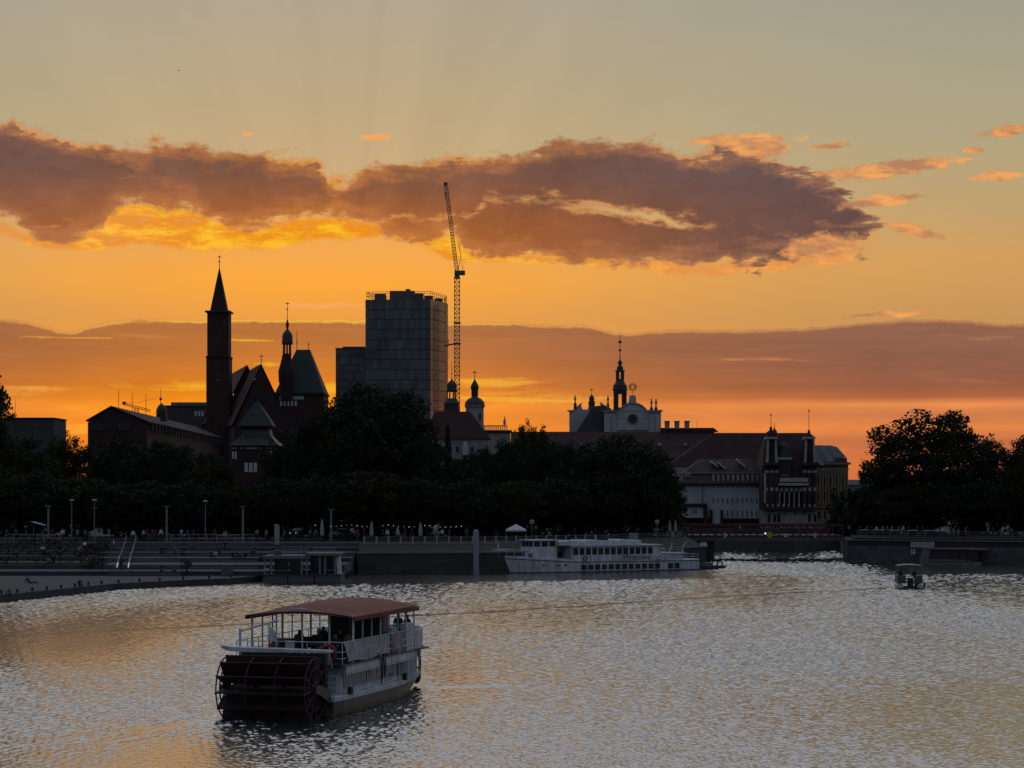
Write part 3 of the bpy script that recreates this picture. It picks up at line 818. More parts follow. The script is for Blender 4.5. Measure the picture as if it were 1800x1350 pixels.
ROWL = ['beside the flat dark block', 'below the gable of the long hall', 'below the ridge of the long hall', 'at the foot of the spired church tower', 'before the copper-roofed house', 'below the corner edge of the glass tower', 'at the foot of the crane',
        'just beside the slim conifer', 'below the pale bell turret', 'below the roof balustrade', 'below the round crown by the white church', 'below the volute gable of the white church', 'below the three chimneys', 'below the low glass block']
LOWL = ['behind the pale tilted awning', 'behind the slim lamp with the cross arm', 'behind the top of the stairway', 'behind the slim lamp of the promenade railing', 'at the end of the promenade railing', 'behind the feather flag', 'behind the closed parasol next to the flag',
        'behind the corner of the river fence', 'behind the string lights', 'at the end of the string lights', 'behind the white pop-up canopy', 'behind the wheelhouse of the white ship', 'behind the covered seats of the white ship', 'behind the stern of the white ship', 'at the lawn railing by the open-branched tree',
        'behind the parked silver car', 'behind the lower closed parasol', 'behind the roof of the floating pavilion', 'behind the middle windows of the white ship', 'behind the tall mooring pile']
RTL = ['between the big spreading tree and the bridge', 'beyond the big spreading tree, farther from the bridge', 'below the big spreading tree, behind the bar tables', 'behind the open white parasol', 'behind the sign post', 'next to the tan palace', 'below the tan palace by the channel', 'at the bridge abutment', 'behind the dense edge tree']
for t, l in zip(ROW, ROWL): plant(*t, 'tall promenade tree ' + l, 'trees along the promenade', random.uniform(0, 6.28))
for t, l in zip(LOWROW, LOWL): plant(*t, 'low dark promenade tree ' + l, 'low trees of the promenade', random.uniform(0, 6.28))
for t, l in zip(RIGHT, RTL): plant(*t, 'low right-bank tree ' + l, 'low trees of the right bank', random.uniform(0, 6.28))
# clipped hedges and shrubs on the terraces
def hedge(x0, x1, y0, y1, z0, z1, label, seed):
    rr = random.Random(seed); blobs = []
    n = int((x1 - x0) * (y1 - y0) * (z1 - z0) * 1.3) + 10
    for i in range(n): blobs.append(((rr.uniform(x0, x1), rr.uniform(y0, y1), rr.uniform(z0 + 0.2, z1 - 0.2)), rr.uniform(0.3, 0.55)))
    o = bpy.data.objects.new('hedge', leaf_mesh('hedge', [(tuple(Vector(c) - Vector((x0, y0, z0))), r) for c, r in blobs], 0.13, seed, M['leaf'], per=110))
    COL.objects.link(o); o.location = (x0, y0, z0)
    return tag(o, label, 'hedge')
hedge(wx(160, 270), wx(186, 270), 264, 271, 1.14, 2.5, 'clipped hedge at the lower end of the lawns beside the stairway', 1)
hedge(wx(163, 288), wx(188, 288), 281, 291, 2.12, 3.9, 'clipped hedge at the upper end of the lawns beside the stairway', 2)
hedge(wx(322, 262), wx(336, 262), 259.2, 261.5, 0.65, 2.6, 'upright clipped shrub on the quay beside the seating ledges', 3)
for k, w in ((1, 'lowest'), (2, 'second'), (3, 'third'), (4, 'topmost')):
    d, z = STEPS[k]
    hedge(-72, XG[k] - 1.5, d + 2.0, d + 3.2, z + 0.1, z + 1.0, 'low planted strip on the %s lawn terrace' % w, 20 + k)
# dark underplanting behind the promenade
rr = random.Random(9); blobs = []
for i in range(1300):
    x = rr.uniform(-110, 25); blobs.append(((x, 340 + rr.uniform(-3, 3), LAND + rr.uniform(0.3, 5.6)), rr.uniform(0.9, 1.6)))
for i in range(700):
    blobs.append(((rr.uniform(50.5, 125), 356 + rr.uniform(-3, 3), LAND + rr.uniform(0.3, 6.5)), rr.uniform(0.9, 1.6)))
sh = bpy.data.objects.new('shrubbery', leaf_mesh('shrubbery', blobs, 0.32, 77, M['leaf'], per=40)); COL.objects.link(sh); sh['kind'] = 'stuff'
# ------------------------------------------------------------------ people (one skinned body per pose, shared by all figures)
def body_mesh(pose):
    J = {}
    def j(n, p, r): J[n] = (Vector(p), r)
    if pose == 'stand':
        j('pel', (0, 0, 0.95), .15); j('wst', (0, 0, 1.12), .135); j('chs', (0, 0, 1.33), .155); j('nk', (0, 0, 1.48), .06); j('hd', (0, -.02, 1.60), .095); j('top', (0, -.01, 1.70), .085)
        L = dict(hip=(.09, 0, .90), kne=(.10, -.02, .49), ank=(.10, .02, .09), toe=(.11, -.15, .04), sho=(.19, 0, 1.40), elb=(.24, .03, 1.12), wri=(.22, -.08, .88), han=(.21, -.12, .79))
        R = None
    elif pose == 'walk':
        j('pel', (0, 0, 0.94), .15); j('wst', (0, -.01, 1.11), .135); j('chs', (0, -.02, 1.32), .155); j('nk', (0, -.03, 1.47), .06); j('hd', (0, -.05, 1.59), .095); j('top', (0, -.04, 1.69), .085)
        L = dict(hip=(.09, 0, .89), kne=(.10, -.20, .52), ank=(.10, -.24, .10), toe=(.11, -.42, .06), sho=(.19, 0, 1.39), elb=(.24, .14, 1.14), wri=(.23, .10, .90), han=(.22, .06, .81))
        R = dict(hip=(.09, 0, .89), kne=(.10, .08, .50), ank=(.10, .36, .16), toe=(.11, .28, .05), sho=(.19, -.02, 1.39), elb=(.24, -.10, 1.14), wri=(.20, -.28, .98), han=(.19, -.36, .95))
    elif pose == 'sit':
        j('pel', (0, 0, 0.13), .16); j('wst', (0, -.02, .30), .145); j('chs', (0, -.07, .51), .16); j('nk', (0, -.11, .66), .06); j('hd', (0, -.15, .77), .095); j('top', (0, -.15, .87), .085)
        L = dict(hip=(.10, -.08, .12), kne=(.13, -.48, .14), ank=(.13, -.46, -.30), toe=(.14, -.64, -.35), sho=(.19, -.08, .58), elb=(.25, -.20, .34), wri=(.13, -.40, .27), han=(.08, -.46, .26))
        R = None
    elif pose == 'crouch':                      # sitting on the ground, knees drawn up
        j('pel', (0, 0, 0.13), .16); j('wst', (0, .01, .30), .145); j('chs', (0, -.05, .51), .16); j('nk', (0, -.10, .66), .06); j('hd', (0, -.14, .77), .095); j('top', (0, -.14, .87), .085)
        L = dict(hip=(.10, -.08, .13), kne=(.14, -.42, .46), ank=(.12, -.62, .09), toe=(.13, -.80, .05), sho=(.19, -.06, .58), elb=(.26, -.24, .40), wri=(.14, -.44, .44), han=(.08, -.50, .42))
        R = None
    else:                                       # leaning back, legs stretched out
        j('pel', (0, 0, 0.13), .16); j('wst', (0, .09, .28), .145); j('chs', (0, .22, .46), .16); j('nk', (0, .28, .60), .06); j('hd', (0, .27, .72), .095); j('top', (0, .26, .82), .085)
        L = dict(hip=(.10, -.08, .12), kne=(.12, -.50, .20), ank=(.12, -.92, .09), toe=(.14, -.98, .20), sho=(.19, .24, .52), elb=(.27, .40, .30), wri=(.28, .46, .06), han=(.29, .40, .03))
        R = None
    rad = dict(hip=.10, kne=.065, ank=.045, toe=.04, sho=.07, elb=.048, wri=.036, han=.045)
    for sgn, D in ((1, L), (-1, R or L)):
        for k, p in D.items(): j(k + ('l' if sgn > 0 else 'r'), (p[0] * sgn, p[1], p[2]), rad[k])
    names = list(J)
    ed = [('pel', 'wst'), ('wst', 'chs'), ('chs', 'nk'), ('nk', 'hd'), ('hd', 'top')]
    for q in 'lr': ed += [('pel', 'hip' + q), ('hip' + q, 'kne' + q), ('kne' + q, 'ank' + q), ('ank' + q, 'toe' + q), ('chs', 'sho' + q), ('sho' + q, 'elb' + q), ('elb' + q, 'wri' + q), ('wri' + q, 'han' + q)]
    me = bpy.data.meshes.new('person')
    me.from_pydata([tuple(J[n][0]) for n in names], [(names.index(a), names.index(b)) for a, b in ed], [])
    o = bpy.data.objects.new('tmp', me); COL.objects.link(o)
    sk = o.modifiers.new('s', 'SKIN')
    for i, n in enumerate(names):
        sv = me.skin_vertices[0].data[i]; sv.radius = (J[n][1], J[n][1] * (0.72 if n in ('pel', 'wst', 'chs') else 1)); sv.use_root = (n == 'pel')
    sb = o.modifiers.new('u', 'SUBSURF'); sb.levels = 1; sb.render_levels = 1
    dg = bpy.context.evaluated_depsgraph_get(); dg.update()
    nm = bpy.data.meshes.new_from_object(o.evaluated_get(dg))
    bpy.data.objects.remove(o)
    nm.name = 'person_' + pose
    nm.materials.clear()
    for k in ('shirt', 'trouser', 'skin', 'hair'): nm.materials.append(M[k])
    hd = J['hd'][0]; wst = J['wst'][0]
    for p in nm.polygons:
        c = p.center; best = min(names, key=lambda n: (J[n][0] - c).length - J[n][1])
        b = best.rstrip('lr') if best not in ('pel',) else 'pel'
        mi = 0
        if b in ('hip', 'kne', 'pel'): mi = 1
        elif b in ('ank', 'toe'): mi = 1
        elif b in ('wri', 'han', 'nk'): mi = 2
        elif best in ('hd', 'top'): mi = 3 if (c.z > hd.z + 0.02 or c.y > hd.y + 0.02) else 2
        p.material_index = mi
    nm.polygons.foreach_set('use_smooth', [True] * len(nm.polygons))
    return nm
BODY = {p: body_mesh(p) for p in ('stand', 'walk', 'sit', 'crouch', 'lean')}
SHIRTS = dict(black=(.012, .012, .014), white=(.55, .55, .56), grey=(.10, .10, .11), blue=(.03, .05, .10), red=(.16, .02, .02), beige=(.26, .22, .17), green=(.03, .05, .03))
PERSONS = []
def person(pose, x, y, z, rz, shirt, label, group=None, parent=None, s=1.0):
    o = bpy.data.objects.new('person', BODY[pose]); COL.objects.link(o)
    o.location = (x, y, z); o.rotation_euler = (0, 0, rz); o.color = (*SHIRTS[shirt], 1); o.scale = (s, s, s)
    return tag(o, label, 'person', group)
# ------------------------------------------------------------------ paddle-wheel excursion boat (local: +Y bow, +X starboard, z = 0 waterline)
HEAD = -math.atan2(0.262, 0.966)
pb = thing('paddle_boat', 'white excursion boat with red canvas roof and dark red stern paddle wheel', 'boat', (-10.55, 104.05, 0), HEAD)
def hull_loop(z, inset=0.0, bowin=0.0):
    pts = []
    for y, w in ((0.0, 2.55), (1.0, 2.68), (4, 2.72), (9, 2.72), (12, 2.62), (14, 2.28), (15.3, 1.75), (16.2, 1.1), (16.75, 0.45), (16.9, 0.0)):
        f = max(0, (y - 9) / 7.9)
        pts.append((w * (1 - 0.25 * bowin * f) - inset, y - bowin * 0.9 * f, z + 0.22 * f * f * (1 if z > 0.3 else 0)))
    return pts
def skin(loops, close_top=True):
    vs, fs = [], []
    R = []
    for lp in loops:
        full = lp + [(-x, y, z) for x, y, z in reversed(lp[:-1])]
        R.append(full)
    n = len(R[0])
    for r in R: vs += r
    for i in range(len(R) - 1):
        for k in range(n):
            k2 = (k + 1) % n
            fs.append((i * n + k, i * n + k2, (i + 1) * n + k2, (i + 1) * n + k))
    fs.append(tuple(range((len(R) - 1) * n, len(R) * n)))
    mb = MB(); mb.add(vs, fs)
    return mb
skin([hull_loop(-0.5, 0.25, 1.2), hull_loop(0.12, 0.06, 0.9)]).build('bottom', M['yellow'], pb)
skin([hull_loop(0.123, 0.05, 0.9), hull_loop(0.26, 0.03, 0.8)]).build('boot_stripe', M['yellow'], pb)
skin([hull_loop(0.263, 0.02, 0.8), hull_loop(0.66, 0.0, 0.3)]).build('hull', M['hullb'], pb)
skin([hull_loop(0.663, -0.03, 0.25), hull_loop(0.86, -0.04, 0.0), hull_loop(0.88, 0.08, 0.0)]).build('gunwale', M['hull'], pb)
# lower saloon
sal = MB(); sal.box(-2.30, 2.30, 1.5, 13.2, 0.88, 2.18)
sal.build('saloon_wall', M['hull'], pb)
dk = MB(); dk.box(-2.66, 2.66, 0.9, 14.2, 2.19, 2.27)
deck = dk.build('upper_deck', M['hullb'], pb)
fa = MB(); fa.box(2.30, 2.62, 1.5, 12.9, 1.86, 2.185); fa.build('fascia', M['hull'], pb)
fa = MB(); fa.box(-2.62, -2.30, 1.5, 12.9, 1.86, 2.185); fa.build('fascia', M['hull'], pb)
for sx in (1, -1):
    for i in range(9):                                # saloon windows
        y0 = 1.95 + i * 1.22
        MB().box(min(sx * 2.29, sx * 2.325), max(sx * 2.29, sx * 2.325), y0, y0 + 0.98, 1.12, 1.80).build('window', M['glass'], pb)
    g = MB()
    g.tube([(sx * 2.62, 1.55, 1.80), (sx * 2.62, 13.0, 1.80)], 0.025); g.tube([(sx * 2.62, 1.55, 0.98), (sx * 2.62, 13.0, 0.98)], 0.02)
    for i in range(32): g.tube([(sx * 2.62, 1.6 + i * 0.365, 0.88), (sx * 2.62, 1.6 + i * 0.365, 1.86)], 0.022, 4)
    g.build('side_railing', M['hull'], pb)
MB().box(-2.29, 2.29, 1.40, 1.497, 0.9, 2.18).build('saloon_back', M['hull'], pb)
MB().box(1.2, 1.75, 1.37, 1.398, 0.9, 1.95).build('door', M['wood'], pb)
g = MB()                                              # small ladder rail beside the wheel
for z in (1.0, 1.25, 1.5, 1.8): g.tube([(1.8, 0.35, z), (2.55, 0.4, z)], 0.02)
g.tube([(1.8, 0.35, 0.88), (1.8, 0.35, 1.85)], 0.025); g.tube([(2.55, 0.4, 0.88), (2.55, 0.4, 1.85)], 0.025)
g.build('stern_rail', M['hull'], pb)
# side box column and bow steps
MB().box(2.31, 2.60, 10.6, 11.9, 0.89, 3.35).build('side_locker', M['hull'], pb)
MB().box(2.25, 2.62, 10.5, 11.7, 3.353, 3.62).build('locker_lid', M['hull'], pb)
MB().prism([(-2.2, 13.2), (2.2, 13.2), (1.3, 14.9), (-1.3, 14.9)], 'z', 0.9, 2.18).build('bow_cabin', M['hull'], pb)
for y0, y1, xa, xb in ((13.35, 14.1, 2.13, 1.74), (14.2, 14.75, 1.68, 1.4)):
    MB().add([(xa, y0, 1.15), (xb, y1, 1.15), (xb, y1, 1.85), (xa, y0, 1.85), (xa - .05, y0, 1.15), (xb - .05, y1, 1.15), (xb - .05, y1, 1.85), (xa - .05, y0, 1.85)],
             [(0, 1, 2, 3), (4, 5, 6, 7), (0, 1, 5, 4), (3, 2, 6, 7), (0, 3, 7, 4), (1, 2, 6, 5)]).build('window', M['glass'], pb)
MB().prism([(-2.5, 13.9), (2.5, 13.9), (1.9, 15.3), (-1.9, 15.3)], 'z', 2.275, 2.30).build('bow_deck', M['grey'], pb)
# curved white front bulwark
bw = MB(); P = [(2.62, 11.9), (2.55, 13.2), (2.2, 14.6), (1.5, 15.5), (0.6, 15.9), (0, 15.95)]
P = P + [(-a, b) for a, b in reversed(P[:-1])]
for (xa, ya), (xb, yb) in zip(P[:-1], P[1:]):
    bw.add([(xa, ya, 2.28), (xb, yb, 2.28), (xb, yb, 3.25), (xa, ya, 3.25), (xa * .97, ya - .05, 2.28), (xb * .97, yb - .05, 2.28), (xb * .97, yb - .05, 3.25), (xa * .97, ya - .05, 3.25)], [(0, 1, 2, 3), (5, 4, 7, 6), (3, 2, 6, 7), (0, 1, 5, 4)])
bw.build('bow_bulwark', M['hull'], pb)
# upper railings and posts
g = MB()
for z in (2.55, 2.85, 3.3):
    for sx in (1, -1): g.tube([(sx * 2.6, 1.0, z), (sx * 2.6, 12.0, z)], 0.022)
    g.tube([(-2.6, 1.0, z), (2.6, 1.0, z)], 0.022)
for sx in (1, -1):
    for i in range(9): g.tube([(sx * 2.6, 1.0 + i * 1.37, 2.27), (sx * 2.6, 1.0 + i * 1.37, 3.3)], 0.022, 4)
for i in range(1, 6): g.tube([(-2.6 + i * 0.87, 1.0, 2.27), (-2.6 + i * 0.87, 1.0, 3.3)], 0.02, 4)
g.build('upper_railing', M['hull'], pb)
for sx in (1, -1):
    for i in range(8):
        y = 2.75 + i * 1.33
        MB().tube([(sx * 2.52, y, 2.27), (sx * 2.52, y, 4.46)], 0.035 if i % 3 else 0.055).build('canopy_post', M['hull'], pb)
for x in (-1.3, 0.0, 1.35): MB().tube([(x, 2.75, 2.27), (x, 2.75, 4.75)], 0.04).build('canopy_post', M['hull'], pb)
# canvas roof
def canopy(z_off, m, nm, inset):
    mb = MB(); ny, nx = 16, 12; vs, fs = [], []
    for i in range(ny + 1):
        y = 2.35 + inset + (12.35 - 2 * inset - 2.35) * i / ny
        e = min(1.0, (y - 2.35) / 2.2) ** 0.6 * min(1.0, (12.35 - y) / 1.6 + 0.02) ** 0.55 if 2.35 < y < 12.35 else 0.25
        for k in range(nx + 1):
            t = -1 + 2 * k / nx
            x = t * (2.72 - inset)
            crown = 0.45 * (1 - abs(t) ** 2.3) * (0.35 + 0.65 * e)
            sag = 0.02 * math.sin(i * 1.9) * (1 - t * t)
            vs.append((x, y, 4.38 + 0.10 * i / ny + crown + sag + z_off))
    for i in range(ny):
        for k in range(nx): a = i * (nx + 1) + k; fs.append((a, a + 1, a + nx + 2, a + nx + 1))
    mb.add(vs, fs)
    return mb.build(nm, m, pb, smooth_angle=60)
roof = canopy(0.0, M['canopy'], 'canopy', 0.0)
canopy(-0.05, M['canopyw'], 'canopy_lining', 0.02)
v = MB()
for sx in (1, -1): v.box(min(sx * 2.73, sx * 2.71), max(sx * 2.73, sx * 2.71), 2.4, 12.3, 4.22, 4.42)
v.build('valance', M['canopy'], pb)
v = MB()
for i in range(7): v.tube([(-2.6, 2.6 + i * 1.6, 4.33), (0, 2.6 + i * 1.6, 4.33 + 0.42), (2.6, 2.6 + i * 1.6, 4.33)], 0.025, 4)
v.build('roof_frame', M['hull'], pb)
# deck furniture: benches, tables, wheelhouse console
for i in range(5):
    y = 4.0 + i * 1.5
    for x in (-1.75, 0.85):
        b = MB(); b.box(x, x + 0.9, y, y + 0.35, 2.60, 2.68); b.box(x, x + 0.9, y + 0.32, y + 0.38, 2.68, 3.12); b.box(x + .05, x + .12, y + .05, y + .3, 2.275, 2.6); b.box(x + .78, x + .85, y + .05, y + .3, 2.275, 2.6)
        b.build('bench', M['wood'], pb)
    b = MB(); b.box(-0.45, 0.45, y + 0.5, y + 1.0, 2.92, 2.97); b.box(-.05, .05, y + .7, y + .8, 2.275, 2.92); b.build('table', M['grey'], pb)
MB().box(0.6, 2.3, 7.8, 8.6, 2.275, 4.3).build('stair_enclosure', M['hullb'], pb)
MB().box(-0.9, 0.2, 8.8, 9.5, 2.275, 4.35).build('bar_cabinet', M['hullb'], pb)
MB().box(1.3, 2.2, 9.4, 10.3, 2.275, 3.5).build('console', M['hull'], pb)
MB().box(-2.45, -1.5, 5.0, 5.6, 2.275, 3.15).build('covered_grill', M['grey'], pb)
for y in (1.3, 2.1): MB().box(-2.5, -0.7, y, y + 0.55, 2.275, 2.75).build('seat_locker', M['wood'], pb)
MB().box(-0.2, 0.25, 1.02, 1.05, 2.95, 3.35).build('notice_board', M['signw'], pb)
# banner along the rail, sagging at its aft corner
bn = MB(); n = 14; vs = []; fs = []
for i in range(n + 1):
    t = i / n; y = 1.15 + 6.6 * t; lo = 2.34 + 0.05 * math.sin(t * 9) + (0.0 if t > 0.12 else -0.0)
    for k in range(5):
        z = lo + (3.27 - lo) * k / 4
        xx = 2.64 + 0.03 * math.sin(t * 22 + k) + 0.05 * (1 - k / 4) * math.sin(t * 7)
        vs.append((xx, y + (0.55 * (1 - k / 4) if i == 0 else 0), z))
for i in range(n):
    for k in range(4): a = i * 5 + k; fs.append((a, a + 5, a + 6, a + 1))
bn.add(vs, fs); bn.build('banner', M['banner'], pb, smooth_angle=60)
MB().box(2.63, 2.66, 8.5, 9.9, 2.5, 3.27).build('banner', M['posterred'], pb)
# lifebuoy, ropes, tyre fender
lb = MB(); lb.torus((1.95, 0.90, 2.80), 0.36, 0.085, 'y'); lb.build('lifebuoy', M['orange'], pb, smooth_angle=60)
for y, zz in ((6.3, 1.0), (6.75, 1.3), (12.3, 1.0)):
    MB().tube([(2.68, y, 2.25), (2.70, y + 0.05, (2.25 + zz) / 2), (2.68, y + 0.1, zz), (2.70, y + 0.25, zz + 0.3), (2.68, y + 0.3, 2.2)], 0.03, 5).build('rope', M['black'], pb)
t = MB(); t.torus((0, 0, 0), 0.33, 0.13, 'x', 20, 8); fen = t.build('tyre_fender', M['black'], pb, smooth_angle=60)
fen.location = (1.35, 16.15, 0.62); fen.rotation_euler = (0, 0, math.radians(40))
for y in (1.7, 9.9): MB().box(2.6, 2.78, y, y + 0.3, 0.86, 1.2).build('bollard_cleat', M['black'], pb)
# beam above the wheel, davit, flag
MB().prism([(-2.75, 3.02), (-2.9, 3.17), (-2.3, 3.10), (2.4, 3.0), (2.4, 2.9), (-2.4, 2.9)], 'y', -0.35, 0.35).build('gangplank', M['hull'], pb)
for a_, b_ in (((2.2, 0.1, 2.9), (2.1, 0.5, 2.3)), ((-2.0, 0.1, 2.9), (-2.0, 0.9, 2.3)), ((2.35, -0.2, 2.95), (2.3, 0.4, 2.2))): MB().tube([a_, b_], 0.04).build('gangplank_bracket', M['hull'], pb)
g = MB(); g.tube([(-2.3, 0.7, 2.27), (-2.3, 0.7, 3.9)], 0.06); g.tube([(-2.35, 0.7, 3.75), (-0.75, 1.6, 4.25)], 0.05); g.build('davit', M['hull'], pb)
fl = MB(); fl.tube([(-0.85, 1.0, 2.3), (-0.95, 0.75, 4.1)], 0.02); fs_ = fl.build('flagstaff', M['hull'], pb)
def flag(z0, z1, m):
    mb = MB(); vs, fs = [], []
    for i in range(7):
        t = i / 6
        for k in range(7):
            u = k / 6; z = z1 + (z0 - z1) * u
            vs.append((-0.95 + 0.55 * t * (0.4 + 0.6 * u) + 0.05 * math.sin(6 * t + 4 * u), 0.74 + 0.07 * math.sin(8 * t + 3 * u), z - 0.25 * t))
    for i in range(6):
        for k in range(6): a = i * 7 + k; fs.append((a, a + 1, a + 8, a + 7))
    mb.add(vs, fs)
    return mb.build('flag', m, pb, smooth_angle=60)
# white half hangs above the red half
flag(3.45, 4.2, M['cloth']); flag(3.0, 3.447, M['flagred'])
# mast
MB().tube([(1.2, 11.6, 4.6), (1.2, 11.6, 5.15)], 0.02).build('mast', M['steel'], pb)
# stern paddle wheel: frame arms, rims, spokes, boards
RW_, CZ, CY = 1.48, 1.36, -1.52
XS = (-2.0, -0.62, 0.78, 2.2)
wh = MB()
wh.tube([(-2.2, CY, CZ), (2.4, CY, CZ)], 0.11, 8)
axle = wh.build('axle', M['wheel'], pb)
for xi in XS:
    w = MB(); w.torus((xi, CY, CZ), 1.40, 0.035, 'x', 36, 6); w.torus((xi, CY, CZ), 0.95, 0.035, 'x', 30, 6); w.torus((xi, CY, CZ), 0.3, 0.06, 'x', 16, 6)
    for k in range(12):
        a = 2 * math.pi * k / 12 + 0.1
        w.tube([(xi, CY + 0.1 * math.cos(a), CZ + 0.1 * math.sin(a)), (xi, CY + 1.5 * math.cos(a), CZ + 1.5 * math.sin(a))], 0.045, 5)
    w.build('wheel_rim', M['wheel'], pb)
for k in range(12):
    a = 2 * math.pi * k / 12 + 0.1
    ca, sa = math.cos(a), math.sin(a)
    for x0, x1 in zip(XS[:-1], XS[1:]):
        mb = MB()
        q = []
        for r, t in ((0.60, -0.03), (RW_, -0.03), (RW_, 0.03), (0.60, 0.03)):
            q.append((CY + r * ca - t * sa, CZ + r * sa + t * ca))
        mb.prism(q, 'x', x0 + 0.05, x1 - 0.05)
        mb.build('paddle_board', M['wheelb'], pb)
for sx in (-2.15, 2.36):
    f = MB(); f.prism([(0.05, 0.55), (0.05, 1.15), (-1.5, 1.55), (-1.9, 1.5), (-1.9, 1.2), (-1.4, 1.1)], 'x', sx - 0.05, sx + 0.05)
    f.build('wheel_arm', M['hullb'], pb)
f = MB(); f.box(-1.75, 2.3, -0.45, -0.3, 0.25, 2.86); f.build('splash_board', M['black'], pb)
def on_boat(x, y, z):
    c, s = math.cos(HEAD), math.sin(HEAD)
    return (-10.55 + x * c - y * s, 104.05 + x * s + y * c, z)
p = on_boat(1.9, 12.9, 2.31); person('stand', *p, HEAD + 2.6, 'black', 'person in black standing at the front rail of the paddle boat', s=0.98)
p = on_boat(1.35, 13.1, 2.31); person('stand', *p, HEAD + 3.0, 'blue', 'person in dark blue standing under the front of the red boat roof')
p = on_boat(0.3, 7.25, 2.66); person('sit', *p, HEAD + 0.3, 'black', 'person in black seated at a table under the red boat roof')
p = on_boat(-1.3, 5.75, 2.68); person('sit', *p, HEAD + 3.3, 'grey', 'person in grey seated on a bench under the red boat roof')

for bx_, by_, rz_, sh_, lbl_ in ((1.3, 5.55, 3.3, 'beige', 'person in beige seated near the banner side of the paddle boat'), (-1.2, 8.75, 3.0, 'blue', 'person in dark blue seated under the front half of the red boat roof'), (1.2, 4.05, 0.2, 'green', 'person in dark green seated near the lifebuoy of the paddle boat')):
    p = on_boat(bx_, by_, 2.68); person('sit', *p, HEAD + rz_, sh_, lbl_)
for cx_, cy_, cw_, ch_, cm_ in ((-2.3, 3.6, 0.5, 0.4, 'grey'), (-2.2, 6.9, 0.6, 0.75, 'hull'), (1.9, 6.2, 0.45, 0.5, 'signw'), (0.2, 3.2, 0.4, 0.35, 'wood'), (-1.0, 10.6, 0.7, 0.6, 'grey')):
    MB().box(cx_, cx_ + cw_, cy_, cy_ + 0.5, 2.275, 2.275 + ch_).build('deck_box', M[cm_], pb)
for x_ in (-2.0, -0.8, 0.5): MB().tube([(x_, 2.7, 4.6), (x_ + 0.1, 2.72, 4.42), (x_ + 0.55, 2.72, 4.42), (x_ + 0.65, 2.7, 4.6)], 0.012, 4).build('bunting_cord', M['steel'], pb)

# ------------------------------------------------------------------ moored white passenger ship (local: +Y bow)
sh_a = math.atan2(0.854, -0.52)                       # forward vector (-0.854, -0.52)
ship = thing('passenger_ship', 'long white passenger ship with two rows of windows moored at the river wall', 'ship', (23.5, 301.8, 0), sh_a)
SL = 30.8
def sl(px): return SL * (1228.0 - px) / 350.0         # photo column along the ship -> metres from the stern
def shull(z, inset, bow):
    pts = []
    for y, w in ((0, 2.3), (1.5, 2.6), (8, 2.7), (18, 2.7), (22, 2.5), (25, 2.05), (27.5, 1.4), (29.5, 0.65), (30.8, 0.0)):
        f = max(0, (y - 18) / 12.8)
        pts.append((max(w - inset, 0.0) if y < 30.7 else 0.0, y - bow * 1.5 * f, z))
    return pts
def sheer(pts, k):
    return [(x, y, z + k * max(0, (y - 16) / 14.8) ** 1.4) for x, y, z in pts]
skin([shull(-0.6, 0.3, 1), shull(0.10, 0.08, 0.8)]).build('boot_top', M['hullb'], ship)
skin([shull(0.103, 0.06, 0.8), sheer(shull(1.18, 0.0, 0.2), 0.75)]).build('hull', M['hull'], ship)
skin([sheer(shull(1.183, -0.04, 0.2), 0.75), sheer(shull(1.27, -0.04, 0.2), 0.75)]).build('rubbing_strake', M['hullb'], ship)
skin([sheer(shull(1.275, 0.0, 0.2), 0.75), sheer(shull(1.38, 0.02, 0.1), 0.95), sheer(shull(1.40, 0.15, 0.1), 0.95)]).build('deck_edge', M['hull'], ship)
# bow bulwark and side screen that carries the name
MB().box(-2.72, -2.62, sl(1170), sl(1060) + 2.5, 1.41, 2.12).build('side_screen', M['hull'], ship)
MB().box(2.62, 2.72, sl(1170), sl(1060) + 2.5, 1.41, 2.12).build('side_screen', M['hull'], ship)
MB().box(-2.55, 2.55, sl(1155), sl(1000), 1.41, 3.25).build('saloon', M['hull'], ship)
MB().box(-2.75, 2.75, sl(1158), sl(998), 3.253, 3.40).build('sun_deck', M['hull'], ship)
VIS = 1          # starboard is +X in local space; the side seen is found from the heading
SIDE = -1
fx = SIDE * 2.56
for sd_ in (1, -1):
    for i in range(13):
        yc = sl(1142.0) + (sl(1000.0) - sl(1142.0)) * (i + 0.5) / 13
        MB().box(min(sd_ * 2.53, sd_ * 2.575), max(sd_ * 2.53, sd_ * 2.575), yc - 0.36, yc + 0.36, 2.20, 3.05).build('window', M['glass'], ship)
    for i in range(15):
        yc = sl(1190.0) + (sl(1013.0) - sl(1190.0)) * (i + 0.5) / 15
        if i == 2: continue
        MB().box(min(sd_ * 2.60, sd_ * 2.725), max(sd_ * 2.60, sd_ * 2.725), yc - 0.37, yc + 0.37, 0.30, 0.95).build('window', M['glass'], ship)
    for px in (952, 975, 988):
        q = MB(); q.lathe([(0.14, -0.05), (0.14, 0.05)], 0, 0, 10); o = q.build('porthole', M['glass'], ship)
        o.location = (sd_ * (2.42 if px < 970 else 2.62), sl(px), 0.95); o.rotation_euler = (0, math.radians(90), 0)
